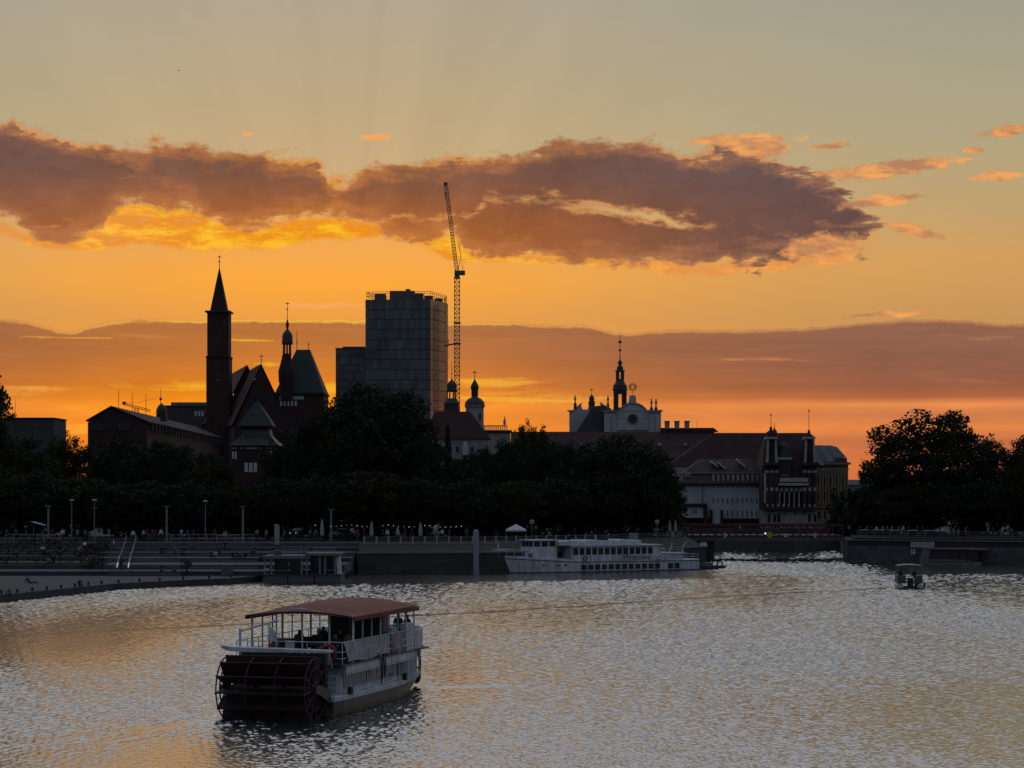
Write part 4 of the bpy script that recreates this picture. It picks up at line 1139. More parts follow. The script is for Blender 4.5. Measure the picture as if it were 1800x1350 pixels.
# wheelhouse with its windows
MB().box(-1.7, 1.7, sl(980), sl(941), 1.41, 3.1).build('bridge_base', M['hull'], ship)
MB().box(-1.5, 1.5, sl(981), sl(941), 3.103, 4.05).build('wheelhouse', M['hull'], ship)
MB().box(-1.7, 1.7, sl(983), sl(938), 4.053, 4.15).build('wheelhouse_roof', M['hull'], ship)
for sd_ in (1, -1):
    for i in range(3):
        yc = sl(980) + 0.6 + i * 1.15
        MB().box(min(sd_ * 1.48, sd_ * 1.525), max(sd_ * 1.48, sd_ * 1.525), yc - 0.45, yc + 0.45, 3.3, 3.95).build('window', M['glass'], ship)
for x in (-0.9, 0, 0.9): MB().box(x - 0.38, x + 0.38, sl(941) - 0.01, sl(941) + 0.03, 3.3, 3.95).build('window', M['glass'], ship)
MB().box(-1.3, 1.3, sl(941), sl(932), 1.41, 2.6).build('companionway', M['hull'], ship)
for sd_ in (1, -1): MB().box(min(sd_ * 1.28, sd_ * 1.325), max(sd_ * 1.28, sd_ * 1.325), sl(939.5), sl(934), 1.6, 2.45).build('door', M['glass'], ship)
# aft decks, rails
for sd_ in (1, -1):
    g = MB()
    for z in (1.75, 2.1): g.tube([(sd_ * 2.5, 0.4, z), (sd_ * 2.6, sl(1170), z)], 0.03, 4)
    for i in range(6): g.tube([(sd_ * 2.55, 0.4 + i * 0.95, 1.4), (sd_ * 2.55, 0.4 + i * 0.95, 2.1)], 0.03, 4)
    g.build('railing', M['hull'], ship); g = MB()
    for z in (2.35, 2.7): g.tube([(sd_ * 2.2, sl(1200), z), (sd_ * 2.2, sl(1158), z)], 0.03, 4)
    for i in range(5): g.tube([(sd_ * 2.2, sl(1200) + i * 0.9, 1.4), (sd_ * 2.2, sl(1200) + i * 0.9, 2.7)], 0.03, 4)
    g.build('railing', M['hull'], ship); g = MB()
    for z in (2.75, 2.95): g.tube([(sd_ * 1.9, sl(932), z), (sd_ * 0.7, sl(888), z + 0.05)], 0.03, 4)
    for i in range(5): t_ = i / 4; g.tube([(sd_ * (1.9 - 1.2 * t_), sl(932) + (sl(888) - sl(932)) * t_, 2.1), (sd_ * (1.9 - 1.2 * t_), sl(932) + (sl(888) - sl(932)) * t_, 2.95)], 0.03, 4)
    g.build('railing', M['hull'], ship)
MB().box(-2.3, 2.3, sl(1205), sl(1158), 2.18, 2.27).build('aft_deck', M['hull'], ship)
MB().box(-2.0, 2.0, sl(1200), sl(1160), 1.41, 2.178).build('aft_house', M['hull'], ship)
# covered seats on the sun deck: humped tarpaulins
rr = random.Random(3)
for px in (988, 1000, 1012, 1030, 1042, 1054, 1066, 1090, 1104, 1116):
    y = sl(px)
    q = MB(); L = 0.62; H = rr.uniform(0.55, 0.78)
    pr = [(-L, 3.405), (L, 3.405), (L * 0.95, 3.405 + H * 0.7), (L * 0.5, 3.405 + H), (-0.1, 3.405 + H * 0.86), (-L * 0.6, 3.405 + H * 0.98), (-L * 0.97, 3.405 + H * 0.6)]
    for x0 in (-2.3, -1.0, 0.3): q.prism([(a, b) for a, b in pr], 'x', x0, x0 + 1.15)
    o = q.build('seat_cover', M['cloth'], ship); o.location = (0, y, 0)
MB().box(-0.4, 0.4, sl(1078), sl(1072), 3.405, 4.5).build('funnel', M['hullb'], ship)
MB().box(-0.7, 0.7, sl(1129), sl(1123), 3.405, 4.85).build('pylon', M['steelg'], ship)
MB().tube([(0, sl(1060), 3.4), (0, sl(1060), 4.7)], 0.04).build('mast', M['hull'], ship)
g = MB(); g.tube([(-1.4, sl(1180), 2.3), (-1.6, sl(1184), 3.6)], 0.07); g.build('davit', M['hull'], ship)
g = MB(); g.tube([(-1.2, sl(1202), 1.4), (-1.6, sl(1203), 3.0), (-2.0, sl(1207), 3.7)], 0.07); g.build('davit', M['hull'], ship)
g = MB(); g.tube([(0, sl(893), 2.2), (0, sl(893), 4.0)], 0.04); g.tube([(0, sl(893), 3.9), (0, sl(888), 2.3)], 0.03); g.build('bow_mast', M['hull'], ship)
g = MB(); g.ball((0, sl(883), 2.6), 0.07); g.build('bow_light', M['bulb'], ship)
q = MB(); q.torus((SIDE * 2.76, sl(1020), 1.78), 0.27, 0.07, 'x'); q.build('lifebuoy', M['orange'], ship, smooth_angle=60)
q = MB(); q.torus((SIDE * 2.76, sl(1152), 1.78), 0.27, 0.07, 'x'); q.build('lifebuoy', M['cloth'], ship, smooth_angle=60)
# anchor pocket, bow wave pattern stripe
q = MB(); q.prism([(0, 0), (0.45, 0.1), (0.6, 0.45), (0.35, 0.75), (0.05, 0.6)], 'x', 0, 0.08); o = q.build('anchor', M['hullb'], ship); o.location = (SIDE * 1.02, sl(902), 0.35); o.rotation_euler = (0, 0, math.radians(24) * -SIDE)
def text_mesh(s, size, shear=0.0, ext=0.01):
    c = bpy.data.curves.new('txt', 'FONT'); c.body = s; c.size = size; c.shear = shear; c.extrude = ext; c.align_x = 'CENTER'; c.align_y = 'CENTER'
    o = bpy.data.objects.new('t', c); COL.objects.link(o)
    dg = bpy.context.evaluated_depsgraph_get(); dg.update()
    me = bpy.data.meshes.new_from_object(o.evaluated_get(dg)); bpy.data.objects.remove(o)
    return me
me = text_mesh('Wratislavia', 0.98, 0.4); me.materials.clear(); me.materials.append(M['ink'])
o = bpy.data.objects.new('ship_name', me); COL.objects.link(o); o.parent = ship
o.location = (SIDE * 2.735, sl(1110), 1.80); o.rotation_euler = (math.radians(90), 0, math.radians(90) * SIDE)
o['label'] = 'dark slanted lettering with the ship name'
# small dark workboat astern of the ship
wb = thing('workboat', 'low dark workboat with two posts moored astern of the white ship', 'boat', (28.0, 303.5, 0), sh_a)
skin([[(0.9, 0, -.3), (1.1, 1, -.3), (1.1, 3, -.3), (.6, 4.2, -.3), (0, 4.6, -.3)], [(1.0, 0, .45), (1.2, 1, .45), (1.2, 3, .5), (.7, 4.4, .6), (0, 4.9, .7)]]).build('hull', M['hullb'], wb)
for y in (0.4, 1.2): MB().tube([(-0.6, y, 0.45), (-0.6, y, 1.0)], 0.1).build('post', M['black'], wb)
MB().box(-0.5, 0.5, 1.8, 3.0, 0.46, 0.85).build('engine_box', M['steel'], wb)

# ------------------------------------------------------------------ small pontoon boat under way
D_ = dist_on(1033, 0)
pt = thing('pontoon_boat', 'small pontoon motorboat with flat sun awning and a wake behind it', 'boat', (wx(1600, D_), D_, 0), math.radians(-6))
for sx in (-1, 1):
    q = MB(); q.tube([(sx * 1.05, 0, 0.12), (sx * 1.05, 4.6, 0.12), (sx * 1.05, 5.2, 0.3)], [0.33, 0.33, 0.08], 12); q.build('float', M['hull'], pt, smooth_angle=50)
MB().box(-1.32, 1.32, 0.1, 4.9, 0.46, 0.56).build('deck', M['hullb'], pt)
for x0, x1 in ((-1.3, -0.45), (0.45, 1.3)): MB().box(x0, x1, 0.1, 0.16, 0.565, 1.3).build('rear_panel', M['steel'], pt)
for sx in (-1, 1): MB().box(min(sx * 1.26, sx * 1.32), max(sx * 1.26, sx * 1.32), 0.17, 4.8, 0.565, 1.25).build('side_panel', M['hullb'], pt)
MB().box(-0.3, 0.3, -0.35, 0.08, -0.1, 1.05).build('outboard_motor', M['black'], pt)
q = MB(); q.tube([(1.42, -0.2, -0.1), (1.5, -0.25, 0.3), (1.4, 0.0, 0.5)], 0.1); q.build('boarding_step', M['black'], pt)
q = MB(); vs, fs = [], []
for i in range(7):
    for k in range(7):
        tx, ty = -1 + i / 3, k / 6; vs.append((tx * 1.33, 0.5 + ty * 3.6, 2.32 + 0.17 * (1 - tx * tx) * (0.6 + 0.4 * math.sin(math.pi * ty))))
for i in range(6):
    for k in range(6): a = i * 7 + k; fs.append((a, a + 7, a + 8, a + 1))
q.add(vs, fs); aw = q.build('awning', M['clothb'], pt, smooth_angle=60)
sf = aw.modifiers.new('thick', 'SOLIDIFY'); sf.thickness = 0.05
for sx in (-1, 1):
    for y in (0.6, 4.0): MB().tube([(sx * 1.25, y, 1.2), (sx * 1.28, y, 2.33)], 0.025).build('awning_pole', M['steelg'], pt)
for x in (-0.85, 0.85): MB().box(x - 0.4, x + 0.4, 0.9, 1.4, 0.565, 0.95).build('seat', M['hull'], pt)
X_, Y_ = wx(1600, D_), D_
person('sit', X_ - 0.85, Y_ + 1.2, 0.97, math.radians(174), 'black', 'person in dark clothes seated in the small pontoon boat, beside the motor')
person('sit', X_ + 0.65, Y_ + 1.35, 0.97, math.radians(150), 'black', 'person in dark clothes leaning in the small pontoon boat, by the boarding step')
# ------------------------------------------------------------------ city skyline
def base_row(D): return YH + (CAM_H - LAND) * F / D
def building(name, label, x, D, cat='building', group=None):
    r = thing(name, label, cat, (wx(x, D), D, LAND), 0, group)
    return r, PX(r, D)
# brick church with the tall spired tower
D = 570; r, p = building('church', 'brick church with a tall slim square tower and pointed spire', 383, D, 'church')
bt = base_row(D)
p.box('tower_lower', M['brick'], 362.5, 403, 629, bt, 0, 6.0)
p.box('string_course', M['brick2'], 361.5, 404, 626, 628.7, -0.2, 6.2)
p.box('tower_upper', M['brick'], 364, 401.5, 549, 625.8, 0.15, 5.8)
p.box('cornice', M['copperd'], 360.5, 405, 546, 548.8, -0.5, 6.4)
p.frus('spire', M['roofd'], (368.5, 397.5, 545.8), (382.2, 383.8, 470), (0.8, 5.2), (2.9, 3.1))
p.finial('spire_cross', M['copperd'], 383, 471, 446, 3.0, [(457.5, 1.6)], (449.5, 3.2), 0.55)
p.wins([383], [660], 6, 16, 'glass', 'pale', True, d=0.0); p.wins([383], [598], 5, 18, 'glass', None, True, d=0.15)
p.wins([372, 394], [567], 3, 14, 'glass', None, True, d=0.15); p.wins([383.5], [538], 3.5, 7, 'glass', None, True, d=1.3)
# choir and nave: long roofs running away from us to the left
def long_roof(r, name, gx, gy, hw, eave, D0, D1, vp, m, wallm):
    """gabled block: front gable apex (gx, gy) at D0, ridge running back towards photo column vp"""
    off = r.location
    X0 = wx(gx, D0); Zr = wz(gy, D0); Ze = wz(eave, D0); W = hw * D0 / F
    dx = (vp - 900.0) / F
    def pt(dX, Z, D): return Vector((X0 + dX + dx * (D - D0), D, Z)) - off
    o = 0.35
    v = [pt(-W, Ze, D0), pt(W, Ze, D0), pt(0, Zr, D0), pt(-W, Ze, D1), pt(W, Ze, D1), pt(0, Zr, D1)]
    MB().add(v, [(0, 3, 5, 2), (1, 2, 5, 4)]).build('roof', m, r).modifiers.new('thick', 'SOLIDIFY').thickness = -0.25
    b = -off.z + LAND
    w = [pt(-W * .94, LAND, D0 + .1), pt(W * .94, LAND, D0 + .1), pt(W * .94, Ze - .1, D0 + .1), pt(0, Zr - .35, D0 + .1), pt(-W * .94, Ze - .1, D0 + .1)]
    w2 = [pt(-W * .94, LAND, D1 - .1), pt(W * .94, LAND, D1 - .1), pt(W * .94, Ze - .1, D1 - .1), pt(0, Zr - .35, D1 - .1), pt(-W * .94, Ze - .1, D1 - .1)]
    MB().add(w + w2, [(0, 1, 2, 3, 4), (9, 8, 7, 6, 5), (1, 6, 7, 2), (0, 4, 9, 5)]).build('wall', wallm, r)
long_roof(r, 'choir', 459, 641, 50, 748, 552, 578, 60, M['rooft'], M['brick2'])
long_roof(r, 'nave', 434.5, 643, 46, 735, 578.3, 640, 40, M['rooft'], M['brick2'])
PX(r, 551.9).finial('gable_cross', M['copperd'], 459, 642, 621, 0.4, [(632, 1.2)], (626, 3.6), 0.5)
PX(r, 552).wins([452, 466], [722], 6, 26, 'glass', None, True, d=0.1)
# steep hipped copper-roofed house with baroque turret
D = 470; r, p = building('copper_roof_house', 'tall house with steep dark green hipped roof and onion-domed stair turret', 525, D)
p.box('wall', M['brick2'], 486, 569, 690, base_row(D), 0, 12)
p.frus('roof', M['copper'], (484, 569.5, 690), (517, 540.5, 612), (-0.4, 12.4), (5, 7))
p.box('cornice', M['rooft'], 483, 571, 690.2, 693.5, -0.5, 12.5)
p.box('white_band', M['white'], 491, 534, 696, 702, -0.06, 0.2)
p.wins([494, 500.5, 507, 513.5, 520], [709], 3.6, 9, 'signw', None, d=0.0); p.wins([514, 522], [758], 6, 14, 'glass', 'pale', True)
p.lathe('dormer', M['copperd'], 524, [(9, 676), (9, 664), (7.5, 658), (4, 654.5), (0.5, 653.5)], 10, 2.6)
p.lathe('turret', M['brick2'], 504, [(11, 700), (11, 680), (14, 670), (14.5, 652), (11, 640), (8, 628), (8.5, 625)], 12, -0.4)
p.lathe('turret_lantern', M['copperd'], 505, [(7.6, 624.8), (8, 622)], 12, -0.4)
for k in range(8):
    a = 2 * math.pi * k / 8; q = D / F
    MB().tube([Vector((wx(505, D) + 6.6 * q * math.cos(a), D - 0.4 + 6.6 * q * math.sin(a), wz(622, D))) - r.location, Vector((wx(505, D) + 6.2 * q * math.cos(a), D - 0.4 + 6.2 * q * math.sin(a), wz(606, D))) - r.location], 0.13, 5).build('lantern_column', M['copperd'], r)
p.lathe('onion_dome', M['copperd'], 505.5, [(9, 606), (10.2, 601), (9, 598.5), (9.4, 591), (7, 585), (3, 580.5), (1.4, 578), (2.2, 575), (3.3, 571), (2.2, 567), (0.8, 562)], 14, -0.4)
p.finial('turret_cross', M['copperd'], 505.5, 563, 531, -0.4, [(544, 1.5)], (534, 3.4), 0.5)
p.finial('ridge_finial', M['copperd'], 517, 613, 577, 6, [(598, 1.4)], None, 0.5); p.finial('ridge_finial', M['copperd'], 538, 613, 598, 6, [(601.5, 1.4)], None, 0.5)
# market hall: long gabled hall and the bell-roofed corner tower
D = 425; r, p = building('market_hall', 'long brick hall with a low gable, its roof ridge running away', 200, D)
def hall():
    off = r.location; D0, D1 = 425.0, 560.0; dx = (816 - 900.0) / F
    def pt(px, py, D): return Vector((wx(px, D0) + dx * (D - D0), D, wz(py, D0))) - off
    v = [pt(152, 741, D0), pt(195, 716, D0), pt(262, 744, D0), pt(152, 741, D1), pt(195, 716, D1), pt(262, 744, D1)]
    MB().add(v, [(0, 1, 4, 3), (1, 2, 5, 4)]).build('roof', M['roofd'], r).modifiers.new('thick', 'SOLIDIFY').thickness = -0.3
    bt = base_row(D0)
    w = [pt(154, bt, D0 + .2), pt(258, bt, D0 + .2), pt(258, 744, D0 + .2), pt(195, 718, D0 + .2), pt(154, 743, D0 + .2)]
    w2 = [pt(154, bt, D1), pt(258, bt, D1), pt(258, 744, D1), pt(195, 718, D1), pt(154, 743, D1)]
    MB().add(w + w2, [(0, 1, 2, 3, 4), (9, 8, 7, 6, 5), (1, 6, 7, 2), (0, 4, 9, 5)]).build('wall', M['brick2'], r)
    for i in range(26):                       # clerestory piers along the eave
        Dd = D0 + 3 + i * 5.0; q0 = pt(259.5, 757, Dd)
        MB().box(q0.x, q0.x + 0.5, q0.y, q0.y + 1.0, q0.z, q0.z + 1.25).build('pier', M['rooflt'], r)
hall()
p.wins([171, 218], [750], 22, 12, 'glass', 'brick', d=0.15); p.wins([194], [748], 6, 7, 'glass', None, d=0.15)
p.box('chimney', M['brick'], 241, 251, 712, 732, 28, 31)
D = 398; r, p = building('market_tower', 'square half-timbered tower with a two-tiered green bell roof', 446, D, 'tower')
p.box('wall', M['brick2'], 407, 486, 783, base_row(D), 0.3, 8.0)
p.frus('lower_roof', M['copperd'], (403, 491, 783), (421, 474, 766), (-0.3, 8.6), (1.4, 6.8))
p.frus('lower_roof', M['copperd'], (421.3, 473.7, 765.9), (424, 471, 755), (1.45, 6.75), (1.7, 6.5))
p.box('belfry', M['brick2'], 424, 471, 748.5, 755, 1.7, 6.5)
p.frus('bell_roof', M['copper'], (416, 478, 748.3), (428, 466, 728), (0.9, 7.2), (2.1, 6.1)); p.frus('bell_roof', M['copper'], (428.2, 465.8, 727.8), (446, 448, 703), (2.1, 6.1), (4, 4.2))
p.finial('spike', M['copperd'], 447, 704, 694, 4.1, [], None, 0.5)
for x in (410, 414.5, 424, 441, 457.5, 469, 476, 484): p.box('timber_panel', M['cream'], x - 1.6 if x != 441 else 430, x + 1.6 if x != 441 else 452, 786, 789.5, 0.12, 0.35)
p.wins([409.5, 414], [800], 3.2, 13, 'signw', None, d=0.3); p.wins([469, 476], [796], 3.6, 7, 'signw', None, d=0.3); p.wins([432.5, 440.5, 448.5], [821], 5.6, 15, 'signw', 'pale', d=0.3)
# plain blocks on the far left
D = 640; r, p = building('flat_office', 'pale grey flat-roofed block behind the long hall', 325, D)
p.box('wall', M['grey2'], 290, 362, 714, base_row(D), 0, 14); p.box('roof_storey', M['grey'], 300, 362, 707, 713.8, 0.4, 12); p.wins([344, 350, 356], [727], 4, 9, 'signw', None)
p.box('parapet', M['slate'], 288.5, 363.5, 712.6, 714.4, -0.25, -0.01)
D = 520; r, p = building('flat_block', 'dark flat-roofed block beside the tree at the far left', 50, D)
p.box('wall', M['grey2'], -60, 95, 736, base_row(D), 0, 14); p.box('parapet', M['slate'], -62, 96.5, 734, 735.8, -0.4, 14.4); p.finial('mast', M['steel'], 20, 735, 700, 4, [], None, 0.4)
p.wins([30, 44, 58, 72, 86], [752], 7, 6, 'glass', None)
D = 500; r, p = building('domed_turret', 'small dark dome with a ball finial behind the hall roof', 278, D, 'turret')
p.lathe('drum', M['roofd'], 279, [(9.5, base_row(D)), (9.5, 726)], 12, 4); p.lathe('dome', M['copperd'], 279, [(10, 725.5), (9, 718), (6, 712), (2, 709), (0.6, 707)], 14, 4); p.finial('ball_finial', M['copperd'], 277.5, 708, 682, 4, [(700, 2.6)], None, 0.45)
for i, (x, y0, lbl) in enumerate(((208.5, 686, 'thin aerial mast near the gable peak of the long hall'), (232.5, 692, 'thin aerial mast over the middle of the hall roof'), (256.5, 693, 'thin aerial mast beside the domed turret'))):
    Dm = 470
    o = MB().tube([(0, 0, wz(735, Dm) - LAND - 8), (0, 0, wz(y0, Dm) - LAND)], [0.09, 0.05]).build('aerial_mast', M['steel']); o.location = (wx(x, Dm), Dm, LAND); tag(o, lbl, 'mast')
# far crane boom seen over the hall roof
Dm = 760; k = Dm / F
cr = thing('distant_crane', 'small far tower crane whose sloping boom shows over the hall roof', 'crane', (wx(240, Dm), Dm, LAND))
def lattice(a, b, w, n, r=0.08, side='z'):
    mb = MB(); a, b = Vector(a), Vector(b); d = (b - a).normalized()
    u = Vector((0, 1, 0)); v = d.cross(u).normalized()
    cs = [u * w / 2 + v * w / 2, u * w / 2 - v * w / 2, -u * w / 2 - v * w / 2, -u * w / 2 + v * w / 2]
    for c in cs: mb.tube([a + c, b + c], r, 4)
    for i in range(n):
        p0, p1 = a.lerp(b, i / n), a.lerp(b, (i + 1) / n)
        for j in range(4):
            c0, c1 = cs[j], cs[(j + 1) % 4]
            if i % 2: c0, c1 = c1, c0
            mb.tube([p0 + c0, p1 + c1], r * 0.7, 3); mb.tube([p1 + c0, p1 + c1], r * 0.6, 3)
    return mb
P_ = lambda x, y: at(x, y, Dm) - cr.location
lattice(P_(240, 800), P_(240, 718), 1.2, 12).build('mast', M['steel'], cr); lattice(P_(214, 709), P_(264, 722), 0.7, 10, 0.07).build('jib', M['steel'], cr)
MB().tube([P_(218, 708), P_(240, 708), P_(275, 700)], 0.05, 4).build('tie', M['steel'], cr); MB().box(P_(216, 0).x, P_(221, 0).x, -0.5, 0.5, P_(0, 711).z, P_(0, 706).z).build('trolley', M['steel'], cr)

# glass office tower with its lower block
D = 900; r, p = building('glass_tower', 'dark glass office tower with plant and railings on its roof', 714, D, 'tower')
off = r.location
C0, C1, C2 = Vector((wx(642, D), D, 0)), Vector((wx(757, D), D - 3, 0)), Vector((wx(787.5, D + 18), D + 18, 0))
ztop, zbot = wz(526, D), LAND
B0 = C0 + Vector((6, 30, 0)); B2 = C2 + Vector((-2, 14, 0))
core = MB().prism([(q.x - off.x, q.y - off.y) for q in (C0 + Vector((.3, .4, 0)), C1 + Vector((0, .4, 0)), C2 + Vector((-.3, .2, 0)), B2, B0)], 'z', 0, ztop - LAND - 0.2)
core.build('core', M['mullion'], r)
rows = 14
def curtain(A, B, cols):
    d = (B - A); L = d.length; d.normalize(); nrm = Vector((d.y, -d.x, 0))
    for j in range(rows):
        z0 = ztop - (j + 1) * 3.9 * 1.02; z1 = ztop - j * 3.9 * 1.02 - 0.22
        for i in range(cols):
            a = A + d * (L * i / cols + 0.06); b = A + d * (L * (i + 1) / cols - 0.06)
            v = [a + nrm * 0.02, b + nrm * 0.02, b - nrm * 0.2, a - nrm * 0.2]
            tilt = random.uniform(-0.012, 0.012)
            MB().add([Vector((q.x, q.y, z)) - off + (nrm * tilt if z == z1 else Vector((0, 0, 0))) for z in (z0, z1) for q in v], [(0, 1, 5, 4), (1, 2, 6, 5), (2, 3, 7, 6), (3, 0, 4, 7), (4, 5, 6, 7), (0, 3, 2, 1)]).build('glass_panel', M['tglass'], r)
random.seed(12)
curtain(C0, C1, 16); curtain(C1, C2, 5)
zr = ztop - LAND
rel = lambda x, D_=D: wx(x, D_) - off.x
for x0, x1, y0, dd in ((657, 676, 514, (6, 14)), (683, 727, 508, (8, 20)), (711, 719, 504, (10, 13)), (728, 742, 512, (9, 16)), (745, 760, 518, (5, 10)), (762, 776, 521, (9, 14))):
    MB().box(rel(x0), rel(x1), dd[0], dd[1], zr - 0.2, wz(y0, D) - LAND).build('plant_box', M['steel'], r)
rl = [C0 + Vector((.5, .6, 0)), C1 + Vector((0, .8, 0)), C2 + Vector((-.6, .4, 0)), B2, B0]
for a, b in zip(rl, rl[1:] + rl[:1]):
    g = MB(); n = max(3, int((b - a).length / 2.4))
    for z in (1.2, 2.2, 2.9): g.tube([a - off + Vector((0, 0, zr + LAND + z)) - Vector((0, 0, 0)), b - off + Vector((0, 0, zr + LAND + z))], 0.09, 4)
    for i in range(n + 1):
        q = a.lerp(b, i / n) - off; g.tube([q + Vector((0, 0, zr + LAND - 0.2)), q + Vector((0, 0, zr + LAND + 2.9))], 0.09, 4)
    g.build('roof_railing', M['steel'], r)
MB().box(rel(691), rel(703), -0.4, 0.3, wz(546, D) - LAND, wz(527, D) - LAND).build('cradle_opening', M['mullion'], r)
lattice(Vector((rel(770, 915), 4.0, 0)) , Vector((rel(770, 915), 4.0, zr - 2)), 1.4, 44, 0.09).build('hoist_mast', M['steel'], r)
D = 930; r, p = building('glass_block', 'lower dark glass block adjoining the office tower', 616, D, 'building')
p.box('core', M['mullion'], 590, 648, 613, base_row(D), 0.3, 22); random.seed(3)
for j in range(11):
    for i in range(8):
        p.box('glass_panel', M['tglass'], 590.4 + i * 7.1, 597.1 + i * 7.1, 613.5 + j * 14, 626.6 + j * 14, 0.02, 0.28)
p.box('roof_plant', M['steel'], 601, 640, 608, 612.8, 4, 14); p.box('parapet', M['mullion'], 589, 648, 611.5, 613.2, -0.15, 0.0)
# luffing tower crane beside it
Dm = 890; cr = thing('tower_crane', 'tall luffing construction crane standing beside the glass tower', 'crane', (wx(803.5, Dm), Dm, LAND))
P_ = lambda x, y, d=0.0: at(x, y, Dm) - cr.location + Vector((0, d, 0))
lattice(P_(803.5, 895), P_(803.5, 488), 2.0, 52, 0.17).build('mast', M['steel'], cr)
lattice(P_(804, 484), P_(783.5, 322), 1.3, 30, 0.13).build('jib', M['steel'], cr)
MB().box(P_(799, 0).x, P_(817.5, 0).x, -1.4, 1.4, P_(0, 483.5).z, P_(0, 476).z).build('counterweight', M['steel'], cr)
MB().frustum((P_(798, 0).x, P_(809, 0).x, -1.3, 1.3), (P_(799.5, 0).x, P_(807.5, 0).x, -1, 1), P_(0, 490).z, P_(0, 483.7).z).build('slewing_ring', M['steel'], cr)
for d in (-0.8, 0.8): MB().tube([P_(804.5, 480, d), P_(810.5, 448, d), P_(814, 478, d)], 0.16, 4).build('a_frame', M['steel'], cr)
MB().tube([P_(810.5, 450), P_(806.5, 428), P_(808, 440)], 0.12, 4).build('mast_head', M['steel'], cr)
MB().tube([P_(810.5, 449), P_(789, 362)], 0.05, 3).build('luffing_rope', M['steel'], cr)
MB().box(P_(781, 0).x, P_(785.5, 0).x, -0.5, 0.5, P_(0, 326).z, P_(0, 320.5).z).build('jib_head', M['steel'], cr); MB().tube([P_(783, 340), P_(784, 352)], [0.35, 0.1], 5).build('hook_block', M['steel'], cr)
MB().box(P_(797.5, 0).x, P_(810, 0).x, -1.6, 1.6, P_(0, 569).z, P_(0, 567.6).z).build('platform', M['steel'], cr); MB().box(P_(797.5, 0).x, P_(810, 0).x, -1.6, 1.6, P_(0, 605).z, P_(0, 603).z).build('platform', M['steel'], cr)
MB().tube([P_(803, 603.5), P_(780, 603.5, 15)], 0.3, 4).build('tie_beam', M['steel'], cr); MB().tube([P_(787, 603.5, 9), P_(787, 594, 9)], 0.15, 4).build('tie_post', M['steel'], cr)

# baroque pair of turrets and the red-roofed block in front of them
D = 500; r, p = building('monastery', 'red-roofed block below the two baroque turrets', 800, D)
p.box('wall', M['cream'], 752, 858, 770, base_row(D), 0, 14); p.frus('roof', M['rooft'], (748, 862, 771), (762, 826, 722), (-0.6, 14.6), (5, 9)); p.wins([765, 778, 791, 804, 817, 830], [790], 5, 10, 'glass', 'pale')
p.lathe('gable_dome', M['white'], 818, [(6, 800), (6, 785), (4, 779), (1, 776)], 10, -0.3)
D = 540; r, p = building('open_lantern_turret', 'dark baroque turret with an open arched lantern beside the crane', 793, D, 'turret')
p.lathe('drum', M['copperd'], 793, [(15, base_row(D)), (15, 722), (13, 712), (14.5, 708), (10, 701), (9.5, 699)], 12, 4)
for k in range(8):
    a = 2 * math.pi * (k + .5) / 8; q = D / F
    MB().tube([Vector((wx(793, D) + 8 * q * math.cos(a), D + 4 + 8 * q * math.sin(a), wz(700, D))) - r.location, Vector((wx(793, D) + 8 * q * math.cos(a), D + 4 + 8 * q * math.sin(a), wz(687, D))) - r.location], 0.16, 5).build('lantern_column', M['copperd'], r)
p.lathe('onion_dome', M['copperd'], 793.5, [(9.5, 687.5), (10, 684), (8.6, 682), (9.4, 675), (6, 670), (2, 667), (0.8, 663)], 14, 4)
p.finial('spike', M['copperd'], 793.5, 664, 633, 4, [(655, 1.2)], None, 0.45)
D = 560; r, p = building('domed_bell_turret', 'pale round bell turret with a small dark dome and lantern', 834, D, 'turret')
p.lathe('drum', M['cream'], 834, [(17, base_row(D)), (17, 750), (16, 748), (16, 716), (18, 714), (18, 712)], 16, 4)
p.lathe('dome', M['copperd'], 834, [(18, 711.8), (17, 706), (12, 700), (6, 697), (5.5, 695)], 16, 4); p.lathe('lantern', M['copperd'], 834, [(6, 695), (6, 684), (7.4, 682), (7, 677), (4, 671), (1.5, 667), (0.7, 664)], 12, 4)
p.finial('cross', M['copperd'], 834, 665, 649, 4, [], (653, 3.6), 0.5); p.wins([824, 844], [731], 3.6, 13, 'glass', None, True, d=1.9)
D = 545; r, p = building('balustrade_roof', 'roof terrace balustrade with a standing stone figure beside the bell turret', 872, D, 'balustrade')
p.box('wall', M['cream'], 850, 897, 756, base_row(D), 0, 8); p.box('rail', M['pale'], 850, 892, 747.5, 749.2, 0.5, 0.9)
for i in range(12): p.box('baluster', M['pale'], 851.5 + i * 3.5, 853.2 + i * 3.5, 749.2, 756, 0.55, 0.85)
p.lathe('statue', M['pale'], 887, [(2.4, 747), (2.2, 744), (2.6, 741), (2.0, 737.5), (0.8, 736.2), (1.1, 734.5), (0.9, 732.6), (0.2, 732)], 10, 0.7)
p.box('roof', M['rooft'], 848, 900, 756.2, 760, -0.5, 8.5)

# university church
D = 480; r, p = building('white_gabled_church', 'white baroque church with volute gables, round window and slender dark spire', 1085, D, 'church')
p.poly('rear_gable', M['white'], [(1002.5, 765), (1002.5, 722), (1000, 719.5), (1009, 718), (1013, 714), (1025, 704.5), (1024, 711), (1026, 717), (1035, 717.5), (1037, 711), (1048, 711), (1049, 717), (1060, 717), (1060, 765)], 8, 9.0)
p.box('gable_cornice', M['pale'], 999, 1010, 718.5, 720.5, 7.7, 9.2)
def urn(x, yb, yt, dd, s=1.0):
    h = yb - yt
    p.lathe('urn', M['pale'], x, [(2.0 * s, yb), (2.0 * s, yb - .18 * h), (1.0 * s, yb - .25 * h), (1.2 * s, yb - .33 * h), (2.4 * s, yb - .62 * h), (1.9 * s, yb - .72 * h), (0.9 * s, yb - .76 * h), (1.5 * s, yb - .9 * h), (0.3 * s, yt)], 10, dd)
